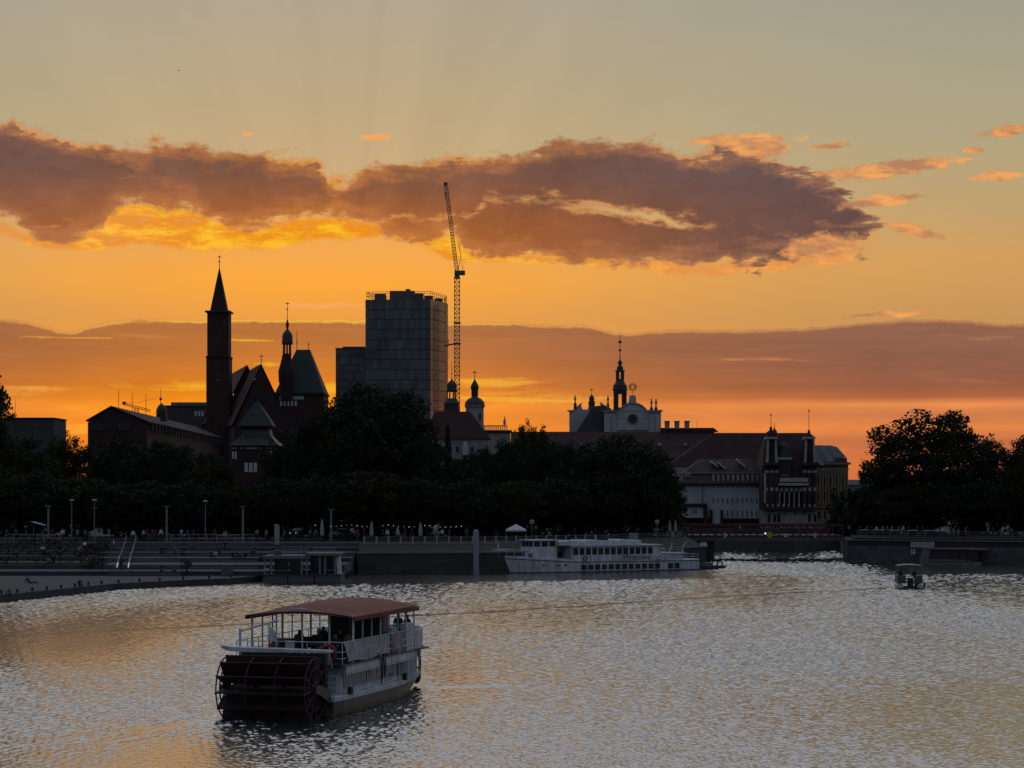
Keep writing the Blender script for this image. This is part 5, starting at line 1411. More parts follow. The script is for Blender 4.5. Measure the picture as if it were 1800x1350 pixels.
p.box('pedestal', M['copperd'], 1010.5, 1015.5, 707, 717, 7.9, 9.0); urn(1013, 707.5, 691.5, 8.5)
p.lathe('pinnacle', M['copperd'], 1042.5, [(7, 717), (5.5, 712), (6, 703.5), (4.4, 701.5), (4.8, 697), (3, 693), (1, 691)], 10, 8.5); p.finial('pinnacle_cross', M['gold'], 1042.5, 692, 679, 8.5, [], (682, 2.6), 0.45)
p.poly('volute', M['white'], [(1058, 718), (1058, 704), (1062, 706.5), (1066, 711), (1072, 713), (1078, 716), (1078, 722), (1060, 722)], 8.2, 9.0)
p.box('pedestal', M['pale'], 1069, 1074, 708, 722, 8.1, 9.1); urn(1071.7, 708.5, 692, 8.6)
p.poly('sloping_roof', M['slate'], [(1010, 765), (1043, 713.5), (1066, 711.5), (1066, 765)], 2.0, 7.9)
p.box('front_wall', M['white'], 1062.5, 1162, 724, base_row(D), 0, 1.6); p.box('front_cornice', M['pale'], 1060, 1164.5, 721.5, 723.8, -0.4, 1.9); p.box('cornice_cap', M['copperd'], 1061, 1164, 720.6, 721.4, -0.3, 1.8)
arc = [(1112 + 27 * math.cos(a), 730 - 22 * math.sin(a)) for a in [math.pi * i / 16 for i in range(17)]]
p.poly('arched_pediment', M['white'], [(1139, 756), ] + arc + [(1085, 756)], -0.35, -0.002)
band = [(1112 + 27.5 * math.cos(math.pi * i / 16), 730 - 22.6 * math.sin(math.pi * i / 16)) for i in range(17)] + [(1112 + 25.4 * math.cos(math.pi * i / 16), 730 - 20.4 * math.sin(math.pi * i / 16)) for i in range(16, -1, -1)]
p.poly('pediment_moulding', M['pale'], band, -0.6, -0.352)
ring = lambda R, n=20: [(1112 + R * math.cos(2 * math.pi * i / n), 736.5 - R * math.sin(2 * math.pi * i / n)) for i in range(n)]
p.poly('oculus_frame', M['pale'], ring(10.2), -0.5, -0.352); p.poly('round_window', M['glass'], ring(8.2), -0.56, -0.502)
for x in (1074.5, 1151): p.box('pilaster_line', M['slate'], x - .5, x + .5, 733, 757, -0.03, 0.2)
for x in (1090, 1134): p.box('moulding', M['pale'], x - 4, x + 4, 733.4, 734.6, -0.45, -0.353)
p.frus('pedestal', M['pale'], (1105, 1119, 709), (1107, 1117, 695), (-0.3, 1.2), (-0.1, 1.0))
sunm = MB(); c_ = Vector((wx(1112.5, D), D + 0.4, wz(680, D))) - r.location; q = D / F
sunm.torus(tuple(c_), 5.0 * q, 0.09, 'y', 24, 6)
for k_ in range(20):
    a = 2 * math.pi * k_ / 20; L = 9.0 if k_ % 2 else 7.6
    sunm.tube([c_ + Vector((math.cos(a), 0, math.sin(a))) * 5 * q, c_ + Vector((math.cos(a), 0, math.sin(a))) * L * q], [0.09, 0.02], 4)
sunm.tube([c_ - Vector((0, 0, 15 * q)), c_ - Vector((0, 0, 5 * q))], 0.08, 4)
sunm.build('ray_emblem', M['gold'], r)
me = text_mesh('IHS', 6.5 * q, 0, 0.05); me.materials.clear(); me.materials.append(M['gold']); o = bpy.data.objects.new('monogram', me); COL.objects.link(o); o.parent = r; o.location = c_; o.rotation_euler = (math.radians(90), 0, 0)
for x in (1145.5, 1153.5): p.box('pedestal', M['copperd'], x - 2.6, x + 2.6, 717, 720.5, 0.3, 1.1); urn(x, 717.3, 700.5, 0.7, 1.05)
p.box('spire_base', M['copperd'], 1080.5, 1104, 715, 730, 4, 7)
for x in (1081, 1085.5, 1095.5, 1100): p.box('belfry_pier', M['copperd'], x - .2, x + 3.4, 684, 715, 4.2, 6.8)
p.box('belfry_lintel', M['copperd'], 1080.8, 1103.6, 684, 690.5, 4.25, 6.75)
p.lathe('spire_dome', M['copperd'], 1092, [(13.5, 684), (13.5, 682), (12, 679.5), (12.6, 676), (9, 671), (7.4, 668), (7.2, 664)], 12, 5.5)
for x in (1086.0, 1094.6): p.box('lantern_pier', M['copperd'], x - 1.2, x + 4.6, 651, 664.5, 4.7, 6.3)
p.lathe('spire_top', M['copperd'], 1092, [(8.8, 651), (8.8, 648.8), (6, 648), (5.6, 643), (3.2, 640), (2.2, 637.5), (5.2, 635.8), (3, 632.5), (1, 629.5), (0.7, 620)], 12, 5.5)
p.finial('spire_rod', M['copperd'], 1092, 622, 587, 5.5, [(612.8, 2.3), (598, 2.9), (589, 1.0)], None, 0.5)

# long red roof of the institute behind the trees
D = 462; r, p = building('institute', 'long building with a big plain dark red tiled roof behind the trees', 1170, D)
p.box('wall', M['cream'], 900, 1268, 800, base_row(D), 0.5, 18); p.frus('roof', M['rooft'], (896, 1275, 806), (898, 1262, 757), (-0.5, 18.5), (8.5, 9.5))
p.box('raised_ridge', M['roofd'], 1166, 1261, 750, 757.5, 8.2, 9.8)
p.poly('raised_hip', M['roofd'], [(1261, 757.5), (1261, 750), (1270, 757.5)], 8.3, 9.7)
for x in (1178, 1195.5, 1213.5): p.frus('chimney', M['cream'], (x - 3.6, x + 3.6, 752), (x - 4.2, x + 4.2, 739), (8, 10), (8, 10)); p.box('chimney_cap', M['pale'], x - 4.8, x + 4.8, 737.5, 738.8, 7.8, 10.2)
for i in range(5): p.box('roof_light', M['pale'], 1020 + i * 46, 1026 + i * 46, 778, 783, 3.0, 5.0)
p.finial('aerial', M['steel'], 1231, 750, 735, 9, [], None, 0.25)
D = 448; r, p = building('institute_wing', 'wing of the long red roof reaching the bridge houses', 1310, D)
p.box('wall', M['cream'], 1160, 1432, 822, base_row(D), 0.5, 18); p.frus('roof', M['rooft'], (1150, 1436, 836), (1262, 1430, 759), (-0.5, 18.5), (8.5, 9.5))
# white house at the bridge
D = 402; r, p = building('white_house', 'white plastered house with mansard roof and a row of small dormers by the bridge', 1268, D, 'house')
p.box('wall', M['white'], 1198, 1339, 852, 914, 0, 10); p.box('plinth', M['brick2'], 1160, 1342, 911, base_row(D) + 8, -0.5, 10.3)
p.box('eave', M['roofd'], 1193, 1340.5, 849.5, 852, -0.7, 10.4)
p.frus('mansard', M['rooflt'], (1196, 1339, 849.4), (1205, 1339, 832), (-0.5, 10.4), (1.0, 9.5)); p.box('mansard_ledge', M['pale'], 1203, 1340, 830.8, 832, 0.6, 9.6)
p.frus('upper_roof', M['rooflt'], (1204, 1339.5, 830.6), (1235, 1322, 806), (0.8, 9.5), (4.4, 6.2))
for i in range(10):
    x = 1254 + i * 8.6
    p.box('dormer', M['pale'], x - 1.8, x + 1.8, 834, 845, -0.25, 1.5); 
for pts in ([(1250, 812), (1262, 821), (1264, 820), (1253, 810)], [(1262, 813), (1276, 825), (1278, 824), (1264, 811.5)], [(1296, 808), (1310, 821), (1312, 819), (1298, 806)]):
    p.poly('roof_hatch', M['signw'], pts, 1.2, 3.0)
p.box('roof_light', M['signw'], 1206, 1213, 831.5, 838, -0.2, 1.2); p.box('roof_light_pane', M['glass'], 1207.5, 1211.5, 833, 836.5, -0.26, -0.2)
p.wins([1253.5 + i * 8.5 for i in range(10)], [880], 1.7, 8.5, 'glass', None); p.wins([1279 + i * 8.5 for i in range(7)], [903], 1.7, 11, 'glass', None); p.wins([1253.5 + i * 8.5 for i in range(10)], [856.5], 1.8, 3.2, 'glass', None)
p.wins([1207], [878], 2, 7, 'glass', None); p.box('downpipe', M['steel'], 1234.3, 1235.6, 852, 884, -0.15, -0.01)
p.box('porch_roof', M['brick2'], 1200, 1241, 885, 890, -2.2, -0.01); p.box('porch_pier', M['brick2'], 1235, 1242, 890.2, 922, -2.0, -0.02); p.box('porch_wall', M['white'], 1198, 1234.8, 890.2, 910, -1.8, -0.02)
p.wins([1203.5, 1218, 1222], [899], 2, 6, 'glass', None, d=-1.8)
for x in (1249.5, 1268): p.box('gate_pier', M['brick2'], x - 2.2, x + 2.2, 896, 922, -1.2, -0.52)
p.box('gate_panel', M['white'], 1252, 1265.6, 899, 922, -0.9, -0.55)
for i in range(7): p.box('merlon', M['brick2'], 1272 + i * 9.4, 1277.6 + i * 9.4, 911.2, 914.5, -1.0, -0.55)
# gallery house with the white car port on the left of it
D = 414; r, p = building('bay_house', 'narrow dark house with a lit-grey bay roof behind the bridge-end tree', 1190, D, 'house')
p.box('wall', M['brick2'], 1166, 1204, 838, base_row(D) + 4, 0, 8); p.poly('bay_roof', M['zinc'], [(1182, 838), (1184, 832), (1192, 827), (1203, 827), (1203, 838)], -0.8, 4); p.wins([1188, 1197], [834.5], 3, 4, 'glass', None, d=-0.8)
p.box('cornice', M['pale'], 1165, 1205, 823, 825, -0.4, 3); p.box('cornice', M['pale'], 1165, 1190, 830, 831.5, -0.6, -0.4)
# ornate red-brick and white house with two corner turrets
D = 396; r, p = building('ornate_brick_house', 'ornate red-brick house with white trim, arched windows and two finialled corner turrets', 1388, D, 'house')
p.box('wall', M['brick'], 1341, 1432, 826, 897, 0.4, 14); p.box('ground_floor', M['cream'], 1340, 1436, 897.3, base_row(D) + 6, 0.1, 14.2)
p.frus('roof', M['rooft'], (1340, 1434, 826), (1352, 1428, 765), (0.3, 14.3), (6, 8))
for xc, ytop, fin in ((1356, 762, 725), (1423, 768, 717)):
    p.box('turret_shaft', M['brick2'], xc - 6, xc + 7, 772, 813, -0.6, 3.0)
    for dx in (-6.6, 6.2): p.frus('turret_trim', M['pale'], (xc + dx - 2.4 + (-2 if dx < 0 else 2), xc + dx + 2.4 + (-2 if dx < 0 else 2), 813), (xc + dx - 1.6, xc + dx + 1.6, 773), (-0.9, -0.62), (-0.9, -0.62))
    p.box('turret_cornice', M['pale'], xc - 9, xc + 9, 768, 772, -1.2, 3.4); p.box('turret_head', M['brick2'], xc - 7.5, xc + 8, ytop + 1.5, 767.8, -0.8, 3.2)
    p.lathe('turret_cap', M['roofd'], xc + .5, [(9.5, ytop + 1.2), (8.5, ytop - 2), (4, ytop - 5), (2.6, ytop - 7), (2.2, ytop - 11), (0.8, ytop - 13)], 10, 1.2)
    p.finial('finial', M['copperd'], xc + .5, ytop - 12, fin, 1.2, [(fin + 5, 1.5), (fin + 18, 0.9)], None, 0.45)
    p.box('bay_cornice', M['roofd'], xc - 14, xc + 14, 813.2, 819, -1.0, 3.0); p.box('bay_wall', M['brick'], xc - 12, xc + 12, 819.2, 897, -0.3, 0.39)
    for dx in (-9, 0, 9):
        p.box('capital', M['pale'], xc + dx - 2.2, xc + dx + 2.2, 857, 863, -0.45, -0.302); p.box('trim_block', M['pale'], xc + dx - 3.2, xc + dx + 3.2, 827, 831, -0.42, -0.302)
    p.wins([xc - 5, xc + 5], [876], 4.5, 22, 'glass', None, True, d=-0.3); p.wins([xc - 5, xc + 5], [843], 3.5, 18, 'glass', None, False, d=-0.3)
p.box('pilaster', M['pale'], 1342.5, 1346, 832, 884, -0.5, -0.302)
p.lathe('small_dome', M['copperd'], 1366, [(5.5, 775), (5.5, 762), (4.5, 757), (2, 754), (0.6, 750), (0.3, 742)], 10, 4)
p.lathe('green_dome', M['copper'], 1379, [(15, 803), (13.2, 800), (12.6, 790), (9.5, 782), (5, 778.5), (1, 777.5)], 14, 1.2); p.box('dome_base', M['brick'], 1368, 1390, 808, 840, -0.25, 2.4)
p.box('dome_cornice', M['pale'], 1366, 1392, 804, 807.8, -0.5, 2.8); p.wins([1379], [824], 7, 22, 'glass', 'pale', True, d=-0.25)
p.box('parapet', M['pale'], 1370, 1420, 840, 847, -0.4, 0.2); p.box('parapet_band', M['pale'], 1368, 1421, 849, 853.5, -0.55, 0.2)
for i in range(6):
    x = 1373.5 + i * 8.6
    p.box('window_pier', M['pale'], x - 4.3 + .2, x - 2.6, 864, 895, -0.2, 0.38); p.wins([x + .6], [878], 4.8, 28, 'glass', None, True, d=0.38); p.wins([x + .6], [861], 5.6, 5, 'pale', None, True, d=0.2, name='arch_head')
p.box('balcony_band', M['brick2'], 1341, 1434, 890, 896.8, -0.8, -0.31)
for i in range(10): p.box('band_block', M['pale'], 1347 + i * 9.2, 1349.6 + i * 9.2, 886, 891, -0.9, -0.805)
p.wins([1352, 1362, 1369], [911], 4.5, 15, 'glass', 'pale', d=0.1); p.wins([1423, 1433], [911], 4, 14, 'glass', 'pale', d=0.1)
for x in (1380, 1398, 1414): p.box('wall_lamp', M['black'], x - 1.2, x + 1.2, 899, 903, -0.4, 0.09)
# tan palace with the skylight roof
D = 420; r, p = building('tan_palace', 'tan classical building with tall pilasters and bright skylights in its roof', 1460, D)
p.box('wall', M['tan'], 1432, 1491, 817, base_row(D) + 4, 0, 16)
p.box('cornice', M['tan'], 1429, 1494.5, 813, 816.8, -0.9, 16.6); p.box('frieze', M['pale'], 1431, 1492, 824, 826, -0.15, -0.01); p.box('base_course', M['tan'], 1431, 1492, 890, 893, -0.3, -0.01)
for i in range(11): p.box('pilaster', M['tan'], 1434 + i * 5.4, 1436.4 + i * 5.4, 828, 888, -0.35, -0.01)
p.wins([1438 + i * 10.7 for i in range(5)], [846, 872], 2.6, 13, 'glass', None); p.wins([1440 + i * 10.7 for i in range(5)], [906], 3.4, 14, 'glass', 'pale')
p.frus('roof', M['slate'], (1430, 1490, 812.8), (1427, 1470, 782), (-0.4, 15.6), (5, 11))
p.poly('skylight', M['zinc'], [(1454, 811), (1466, 811), (1449, 783), (1437, 782.5)], -0.9, -0.3); p.poly('skylight', M['zinc'], [(1469, 807), (1479.5, 805), (1462, 784.5), (1453, 783.5)], -0.6, 0.0)
p.poly('skylight', M['zinc'], [(1440, 818), (1447, 818), (1432, 795), (1430, 796)], -1.3, -0.95); p.poly('skylight', M['zinc'], [(1481, 805), (1487.5, 804), (1470.5, 785), (1464, 784.8)], -0.3, 0.3)
p.box('attic', M['slate'], 1469, 1488, 805, 812.7, -0.6, 3)
# low houses far away closing the view over the bridge
D = 760; r, p = building('far_house', 'far low grey house with a pitched roof beyond the bridge', 1520, D, 'house')
p.box('wall', M['grey'], 1492, 1560, 852, base_row(D), 0, 12); p.frus('roof', M['slate'], (1490, 1563, 852), (1497, 1556, 843), (-0.5, 12.5), (5, 7)); p.wins([1500, 1512, 1524, 1536], [866], 4, 8, 'glass', None)
# ------------------------------------------------------------------ bridge
D = 342.0
br = thing('road_bridge', 'low dark red lattice-girder bridge over the narrow channel', 'bridge', (wx(1350, D), D, 0))
off = br.location
bx = lambda x: wx(x, D) - off.x
x0b, x1b = 26.2 - off.x, 49.8 - off.x
MB().box(x0b, x1b, 0.5, 10.5, 3.30, 3.72).build('deck', M['darksteel'], br)
for yy in (0.0, 10.6): MB().box(x0b, x1b, yy, yy + 0.4, wz(951, D), wz(944.3, D)).build('girder', M['darksteel'], br)
for yy in (0.05, 10.7):
    for a, b in ((925.5, 922), (944, 941)): MB().box(x0b, x1b, yy, yy + 0.28, wz(a, D), wz(b, D)).build('chord', M['red'], br)
    n = 22
    for i in range(n):
        xa = x0b + (x1b - x0b) * i / n; xb = x0b + (x1b - x0b) * (i + 1) / n
        for q in ((xa, xb), (xb, xa)):
            MB().tube([(q[0], yy + (0.09 if q[0] < q[1] else 0.19), wz(941, D)), (q[1], yy + (0.09 if q[0] < q[1] else 0.19), wz(925.5, D))], 0.055, 4).build('lattice_bar', M['red'], br)
    for i in range(0, n + 1, 2):
        xa = x0b + (x1b - x0b) * i / n; MB().box(xa - 0.07, xa + 0.07, yy - 0.02, yy + 0.3, wz(941, D), wz(925.5, D)).build('upright', M['red'], br)
MB().box(bx(1238), bx(1256), 1.0, 9.5, -1.5, wz(951.2, D)).build('pier', M['stonewall'], br)
MB().box(bx(1236.5), bx(1257.5), 0.8, 9.7, wz(954, D) , wz(951.4, D)).build('pier_cap', M['grey'], br)
for i in range(12): MB().box(x0b + 1 + i * 1.95, x0b + 1.18 + i * 1.95, 0.5, 10.4, 2.95, 3.297).build('cross_beam', M['darksteel'], br)
def plate(name, pts, m, label, cat='sign', d=-0.12, D_=D):
    c = (sum(p[0] for p in pts) / len(pts), sum(p[1] for p in pts) / len(pts))
    o = MB().prism([((x - c[0]) * D_ / F, -(y - c[1]) * D_ / F) for x, y in pts], 'y', -0.03, 0.03).build(name, m)
    o.location = (wx(c[0], D_), D_ + d, wz(c[1], D_))
    return tag(o, label, cat)
plate('navigation_sign', [(1353, 933.5), (1360, 940.5), (1353, 947.5), (1346, 940.5)], M['signy'], 'yellow diamond navigation board on the bridge girder')
plate('navigation_sign', [(1272.5, 935), (1279.5, 941), (1272.5, 947)], M['signw'], 'white triangle board pointing away from the bridge pier side')
plate('navigation_sign', [(1434.5, 935), (1428, 941), (1434.5, 947)], M['signw'], 'white triangle board pointing from the abutment towards the yellow diamond')
plate('navigation_sign', [(1377.5, 938), (1384, 938), (1384, 944), (1377.5, 944)], M['signw'], 'small white square board beside the yellow diamond')
o = MB().ball((0, 0, 0), 0.12).build('navigation_lamp', M['lamp_lit']); o.location = (wx(1345, D), D - 0.25, wz(937.5, D)); tag(o, 'small white lamp lit beside the yellow diamond board', 'lamp')
for i, x in enumerate((1262, 1296, 1305, 1338, 1366, 1400, 1446)):
    person('walk' if i % 2 else 'stand', wx(x, D) , D + 2.2 + (i % 3) * 0.7, 3.73, 1.57 if i % 2 else -1.3, ('black', 'grey', 'white', 'blue')[i % 4], 'person in %s crossing the lattice bridge' % ('black', 'grey', 'white', 'dark blue')[i % 4], 'people crossing the bridge')

# ------------------------------------------------------------------ floating pavilion at the terraces
D = 257.0
pv = thing('floating_pavilion', 'dark floating pavilion on a pontoon moored below the terraces', 'pavilion', (wx(530, D), D, 0))
X = lambda x: wx(x, D) - pv.location.x
Z = lambda y: wz(y, D)
for x0, x1 in ((462, 505), (507, 552), (554, 599)): MB().box(X(x0), X(x1), 0, 6.4, -0.5, Z(1012.5)).build('float', M['steel'], pv)
MB().box(X(461), X(600), -0.1, 6.5, Z(1012.2), Z(1009.5)).build('deck', M['concrete'], pv)
MB().box(X(462), X(546), -0.2, 6.5, Z(982), Z(977)).build('roof', M['grey'], pv); MB().box(X(536), X(598), -0.3, 6.5, Z(976.6), Z(972.5)).build('roof', M['grey'], pv)
for x in (465, 477, 530, 539, 562, 571, 589): MB().box(X(x) - 0.09, X(x) + 0.09, 0.1, 0.28, Z(1009.4), Z(982.2 if x < 540 else 976.7)).build('post', M['steelg'], pv)
for x in (465, 500, 546, 589): MB().box(X(x) - 0.08, X(x) + 0.08, 6.1, 6.25, Z(1009.4), Z(982.2 if x < 540 else 976.7)).build('post', M['steelg'], pv)
for x0, x1 in ((479, 503), (505, 528)): MB().box(X(x0), X(x1), 2.4, 2.5, Z(1009.4), Z(982.2)).build('glass_wall', M['glass'], pv)
MB().box(X(541), X(587), 3.4, 3.5, Z(1009.4), Z(976.8)).build('glass_wall', M['glass'], pv)
MB().frustum((X(593), X(598.5), 0.1, 2.2), (X(591), X(596), 0.1, 2.2), Z(1009.4), Z(976.7)).build('white_fin', M['cloth'], pv)
MB().box(X(464), X(472.5), -0.05, 0.06, Z(1003), Z(999)).build('notice', M['signw'], pv)
MB().box(X(527), X(567), 0.5, 1.6, Z(1009.4), Z(1003)).build('bar_counter', M['black'], pv)
for x0, x1, y in ((567, 592, 1002), (480, 512, 1003)): MB().tube([(X(x0), 0.2, Z(y)), (X(x1), 0.2, Z(y))], 0.05, 5).build('railing', M['steelg'], pv)
for x0, x1, y0, y1 in ((493, 521, 967, 976.8), (525, 541, 966, 972), (549, 589, 963, 972)):
    q = MB()
    for z in (Z(y0), (Z(y0) + Z(y1)) / 2): q.tube([(X(x0), 1.0, z), (X(x1), 1.0, z)], 0.035, 4)
    for i in range(7): t_ = i / 6; q.tube([(X(x0 + (x1 - x0) * t_), 1.0, Z(y1)), (X(x0 + (x1 - x0) * t_), 1.0, Z(y0))], 0.03, 4)
    q.build('roof_railing', M['steelg'], pv)
MB().box(X(479), X(492), 1.5, 2.6, Z(976.9), Z(968)).build('roof_box', M['steel'], pv)

# mooring pile
o = MB().lathe([(0.33, -1.5), (0.33, 5.35), (0.22, 5.55), (0.05, 5.6)], 0, 0, 14).build('mooring_pile', M['steelg'], smooth_angle=50); Dp = 280.0; o.location = (wx(837, Dp), Dp, 0); tag(o, 'tall round steel mooring pile standing in the water before the white ship', 'pile')

# ------------------------------------------------------------------ lamps, rails, furniture of the promenade
def post_lamp(x, top, D, kind, label):
    r = thing('street_lamp', label, 'street lamp', (wx(x, D), D, LAND), 0)
    H = wz(top, D) - LAND
    if kind == 't':
        MB().tube([(0, 0, 0), (0, 0, H)], [0.17, 0.13], 8).build('pole', M['steelg'], r); MB().box(-0.42, 0.42, -0.2, 0.2, H + 0.003, H + 0.1).build('lamp_head', M['steelg'], r)
    else:
        MB().tube([(0, 0, 0), (0, 0, H)], [0.09, 0.06], 8).build('pole', M['steelg'], r); MB().lathe([(0.1, H - 0.05), (0.36, H + 0.05), (0.3, H + 0.2), (0.08, H + 0.28)], 0, 0, 12).build('lamp_head', M['steelg'], r)
        if kind == 'd': MB().box(-0.36, 0.36, -0.1, 0.1, H - 0.95, H - 0.85).build('arm', M['steelg'], r)
post_lamp(85, 890, 303, 't', 'thick pole lamp with flat head above the lawns, beside the pale awning')
post_lamp(126, 881, 303, 'r', 'slim pole lamp with round head above the lawns')
post_lamp(166, 881, 302, 'd', 'slim pole lamp with round head and a short cross arm near the hedge')
post_lamp(293, 891, 301, 't', 'thick pole lamp with flat head at the top of the stairway')
post_lamp(361, 883, 303, 'r', 'slim pole lamp with round head behind the promenade railing')
post_lamp(427, 891, 301, 't', 'thick pole lamp with flat head near the end of the promenade railing')
post_lamp(582, 896, 306, 't', 'thick pole lamp with flat head beside the parked silver car')
def railing(name, label, pts, h, n, m, rails=(0.5, 1.0), pr=0.04, postm=None):
    r = thing(name, label, 'railing', pts[0])
    off = Vector(pts[0])
    for f in rails: MB().tube([Vector(p) - off + Vector((0, 0, h * f)) for p in pts], 0.035, 5).build('rail', m, r)
    L = [0]; 
    for a, b in zip(pts[:-1], pts[1:]): L.append(L[-1] + (Vector(b) - Vector(a)).length)
    for i in range(n + 1):
        s = L[-1] * i / n; k = max(j for j in range(len(L) - 1) if L[j] <= s + 1e-6); t_ = (s - L[k]) / (L[k + 1] - L[k])
        q = Vector(pts[k]).lerp(Vector(pts[k + 1]), t_) - off
        MB().box(q.x - pr, q.x + pr, q.y - pr, q.y + pr, q.z, q.z + h).build('post', postm or m, r)
railing('promenade_railing', 'grey steel railing along the top of the terraces', [(wx(300, 299), 299.2, LAND), (wx(445, 299), 299.2, LAND)], 1.0, 9, M['steelg'])
railing('lawn_railing', 'grey steel railing behind the upper lawn on the left', [(wx(10, 299), 299.2, LAND), (wx(105, 299), 299.2, LAND)], 1.0, 7, M['steelg'])
railing('river_fence', 'fence of pale square posts and thin rails above the river wall', [(-18.8, 289.6, LAND), (-2.6, 292.6, LAND), (11, 301.4, LAND)], 0.95, 21, M['steel'], (0.3, 0.6, 0.9), 0.11, M['clothb'])
railing('bank_fence', 'dark fence along the bank between the white ship and the bridge', [(11.4, 301.8, LAND), (23.2, 319.5, LAND), (25.8, 341, LAND)], 0.95, 16, M['steel'], (0.3, 0.6, 0.9), 0.05)
railing('wall_railing', 'thin dark railing on top of the right bank wall', [(49.8, 328.6, LAND), (72.2, 317.8, LAND), (110, 304, LAND)], 1.0, 26, M['steel'], (0.35, 0.7, 1.0), 0.035)
for xa, xb, lbl in ((205, 222, 'bright steel handrail of the stairway, beside the hedge'), (225, 239, 'bright steel handrail of the stairway, away from the hedge')):
    pts = [(wx(xa, 258.2), 258.2, 0.66), (wx(xa + (xb - xa) * 0.12, 260), 260.0, 1.15)] + [(wx(xa + (xb - xa) * ((d - 258.2) / 38.5), d), d + 0.2, z) for d, z in STEPS[1:]]
    r = thing('handrail', lbl, 'handrail', pts[0]); offh = Vector(pts[0])
    MB().tube([Vector(p) - offh + Vector((0, 0, 0.95)) for p in pts], 0.075, 8).build('rail', M['rail'], r)
    for p in pts: q = Vector(p) - offh; MB().tube([q, q + Vector((0, 0, 0.95))], 0.04, 6).build('post', M['steelg'], r)
# mooring bollards on the quay edge
bo = MB().lathe([(0.14, 0), (0.11, 0.05), (0.1, 0.22), (0.16, 0.28), (0.16, 0.34), (0.05, 0.37)], 0, 0, 10).build('bollard', M['black'])
first = True
S_ = 0.0
for (xa, ya), (xb, yb) in zip(quay_edge[3:7], quay_edge[4:8]):
    L_ = math.hypot(xb - xa, yb - ya); n = max(1, int(L_ / 3.2))
    for i in range(n):
        o = bo if first else bo.copy()
        if not first: COL.objects.link(o)
        first = False
        t_ = (i + 0.5) / n
        o.location = (xa + (xb - xa) * t_ - 0.55, ya + (yb - ya) * t_ + 0.35, QZ); tag(o, 'small black iron bollard on the edge of the quay', 'bollard', 'bollards along the quay edge')
# boxes on the quay, tall flag banner, awning
o = MB().box(-0.62, 0.62, 0, 1.2, 0, 1.25).box(-0.55, 0.55, 0.1, 1.1, 1.25, 1.32).build('planter_box', M['steel']); o.location = (wx(397, 258), 258.5, QZ); tag(o, 'dark cubic planter box on the quay below the seated group', 'planter')
fb = thing('flag_banner', 'tall printed feather flag above the floating pavilion', 'banner', (wx(487, 294), 294, 3.1))
MB().tube([(-0.35, 0, 0), (-0.35, 0, 3.0)], 0.03).build('pole', M['steel'], fb)
MB().prism([(-0.33, 0.35), (0.28, 0.3), (0.33, 2.75), (0.1, 2.98), (-0.33, 3.0)], 'y', -0.015, 0.015).build('flag_cloth', M['posterred'], fb); MB().lathe([(0.3, 0), (0.28, 0.08)], 0, 0, 10).build('base', M['black'], fb)
aw = thing('cafe_awning', 'pale tilted awning above the lawns beside a thick pole lamp', 'awning', (wx(66, 304), 304, LAND))
MB().add([(-0.9, 0, 2.6), (0.75, 0, 2.15), (0.9, 1.4, 2.15), (-0.75, 1.4, 2.6), (-0.9, 0, 2.67), (0.75, 0, 2.22), (0.9, 1.4, 2.22), (-0.75, 1.4, 2.67)], [(0, 3, 2, 1), (4, 5, 6, 7), (0, 1, 5, 4), (1, 2, 6, 5), (2, 3, 7, 6), (3, 0, 4, 7)]).build('cloth', M['cloth'], aw)
for x in (-0.7, 0.7): MB().tube([(x, 0.7, 0), (x, 0.7, 2.4 - 0.27 * x)], 0.04).build('pole', M['steelg'], aw)
# closed parasols
def closed_parasol(x, top, D, label, group=None, h=None):
    r = thing('closed_parasol', label, 'parasol', (wx(x, D), D, LAND)); H = wz(top, D) - LAND
    MB().tube([(0, 0, 0), (0, 0, H + 0.1)], 0.035).build('pole', M['steel'], r); MB().lathe([(0.20, 0.75), (0.27, 0.9), (0.25, 1.5), (0.2, H * 0.75), (0.10, H - 0.15), (0.03, H + 0.05)], 0, 0, 9).build('canopy', M['clothb'], r); MB().box(-0.35, 0.35, -0.35, 0.35, 0, 0.1).build('base', M['black'], r)
closed_parasol(566, 913, 304, 'closed beige parasol between the feather flag and the parked silver car')
closed_parasol(653, 917, 303, 'closed beige parasol at the corner of the river fence')
closed_parasol(699, 926, 306, 'lower closed beige parasol behind the river fence, among the string lights')
closed_parasol(739, 918, 303, 'closed beige parasol behind the river fence, farther along from the fence corner')
closed_parasol(1177, 914, 333, 'closed beige parasol at the bridge end, one of a close pair, beside the fence')
closed_parasol(1187, 914, 333, 'closed beige parasol at the bridge end, one of a close pair, next to the bridge')
# open canopies
def tent(x, top, eave, half, D, name, label, kind):
    r = thing(name, label, 'canopy', (wx(x, D), D, LAND)); k = D / F; W = half * k; zt, ze = wz(top, D) - LAND, wz(eave, D) - LAND
    MB().add([(-W, -W, ze), (W, -W, ze), (W, W, ze), (-W, W, ze), (0, 0, zt), (-W, -W, ze - 0.22), (W, -W, ze - 0.22), (W, W, ze - 0.22), (-W, W, ze - 0.22)], [(0, 1, 4), (1, 2, 4), (2, 3, 4), (3, 0, 4), (5, 6, 1, 0), (6, 7, 2, 1), (7, 8, 3, 2), (8, 5, 0, 3)]).build('roof_cloth', M['cloth'], r)
    for sx, sy in (((-1, -1), (1, -1), (1, 1), (-1, 1)) if kind == 't' else ((0, 0),)): MB().tube([(sx * W * .95, sy * W * .95, 0), (sx * W * .95, sy * W * .95, ze if kind == 't' else zt - 0.05)], 0.035).build('leg' if kind == 't' else 'pole', M['steelg'], r)
tent(907, 921, 931, 18, 308, 'popup_canopy', 'white pop-up canopy above the bow of the moored ship', 't')
tent(1663, 924, 932, 20, 336, 'garden_parasol', 'open white parasol on the right bank wall', 'p')
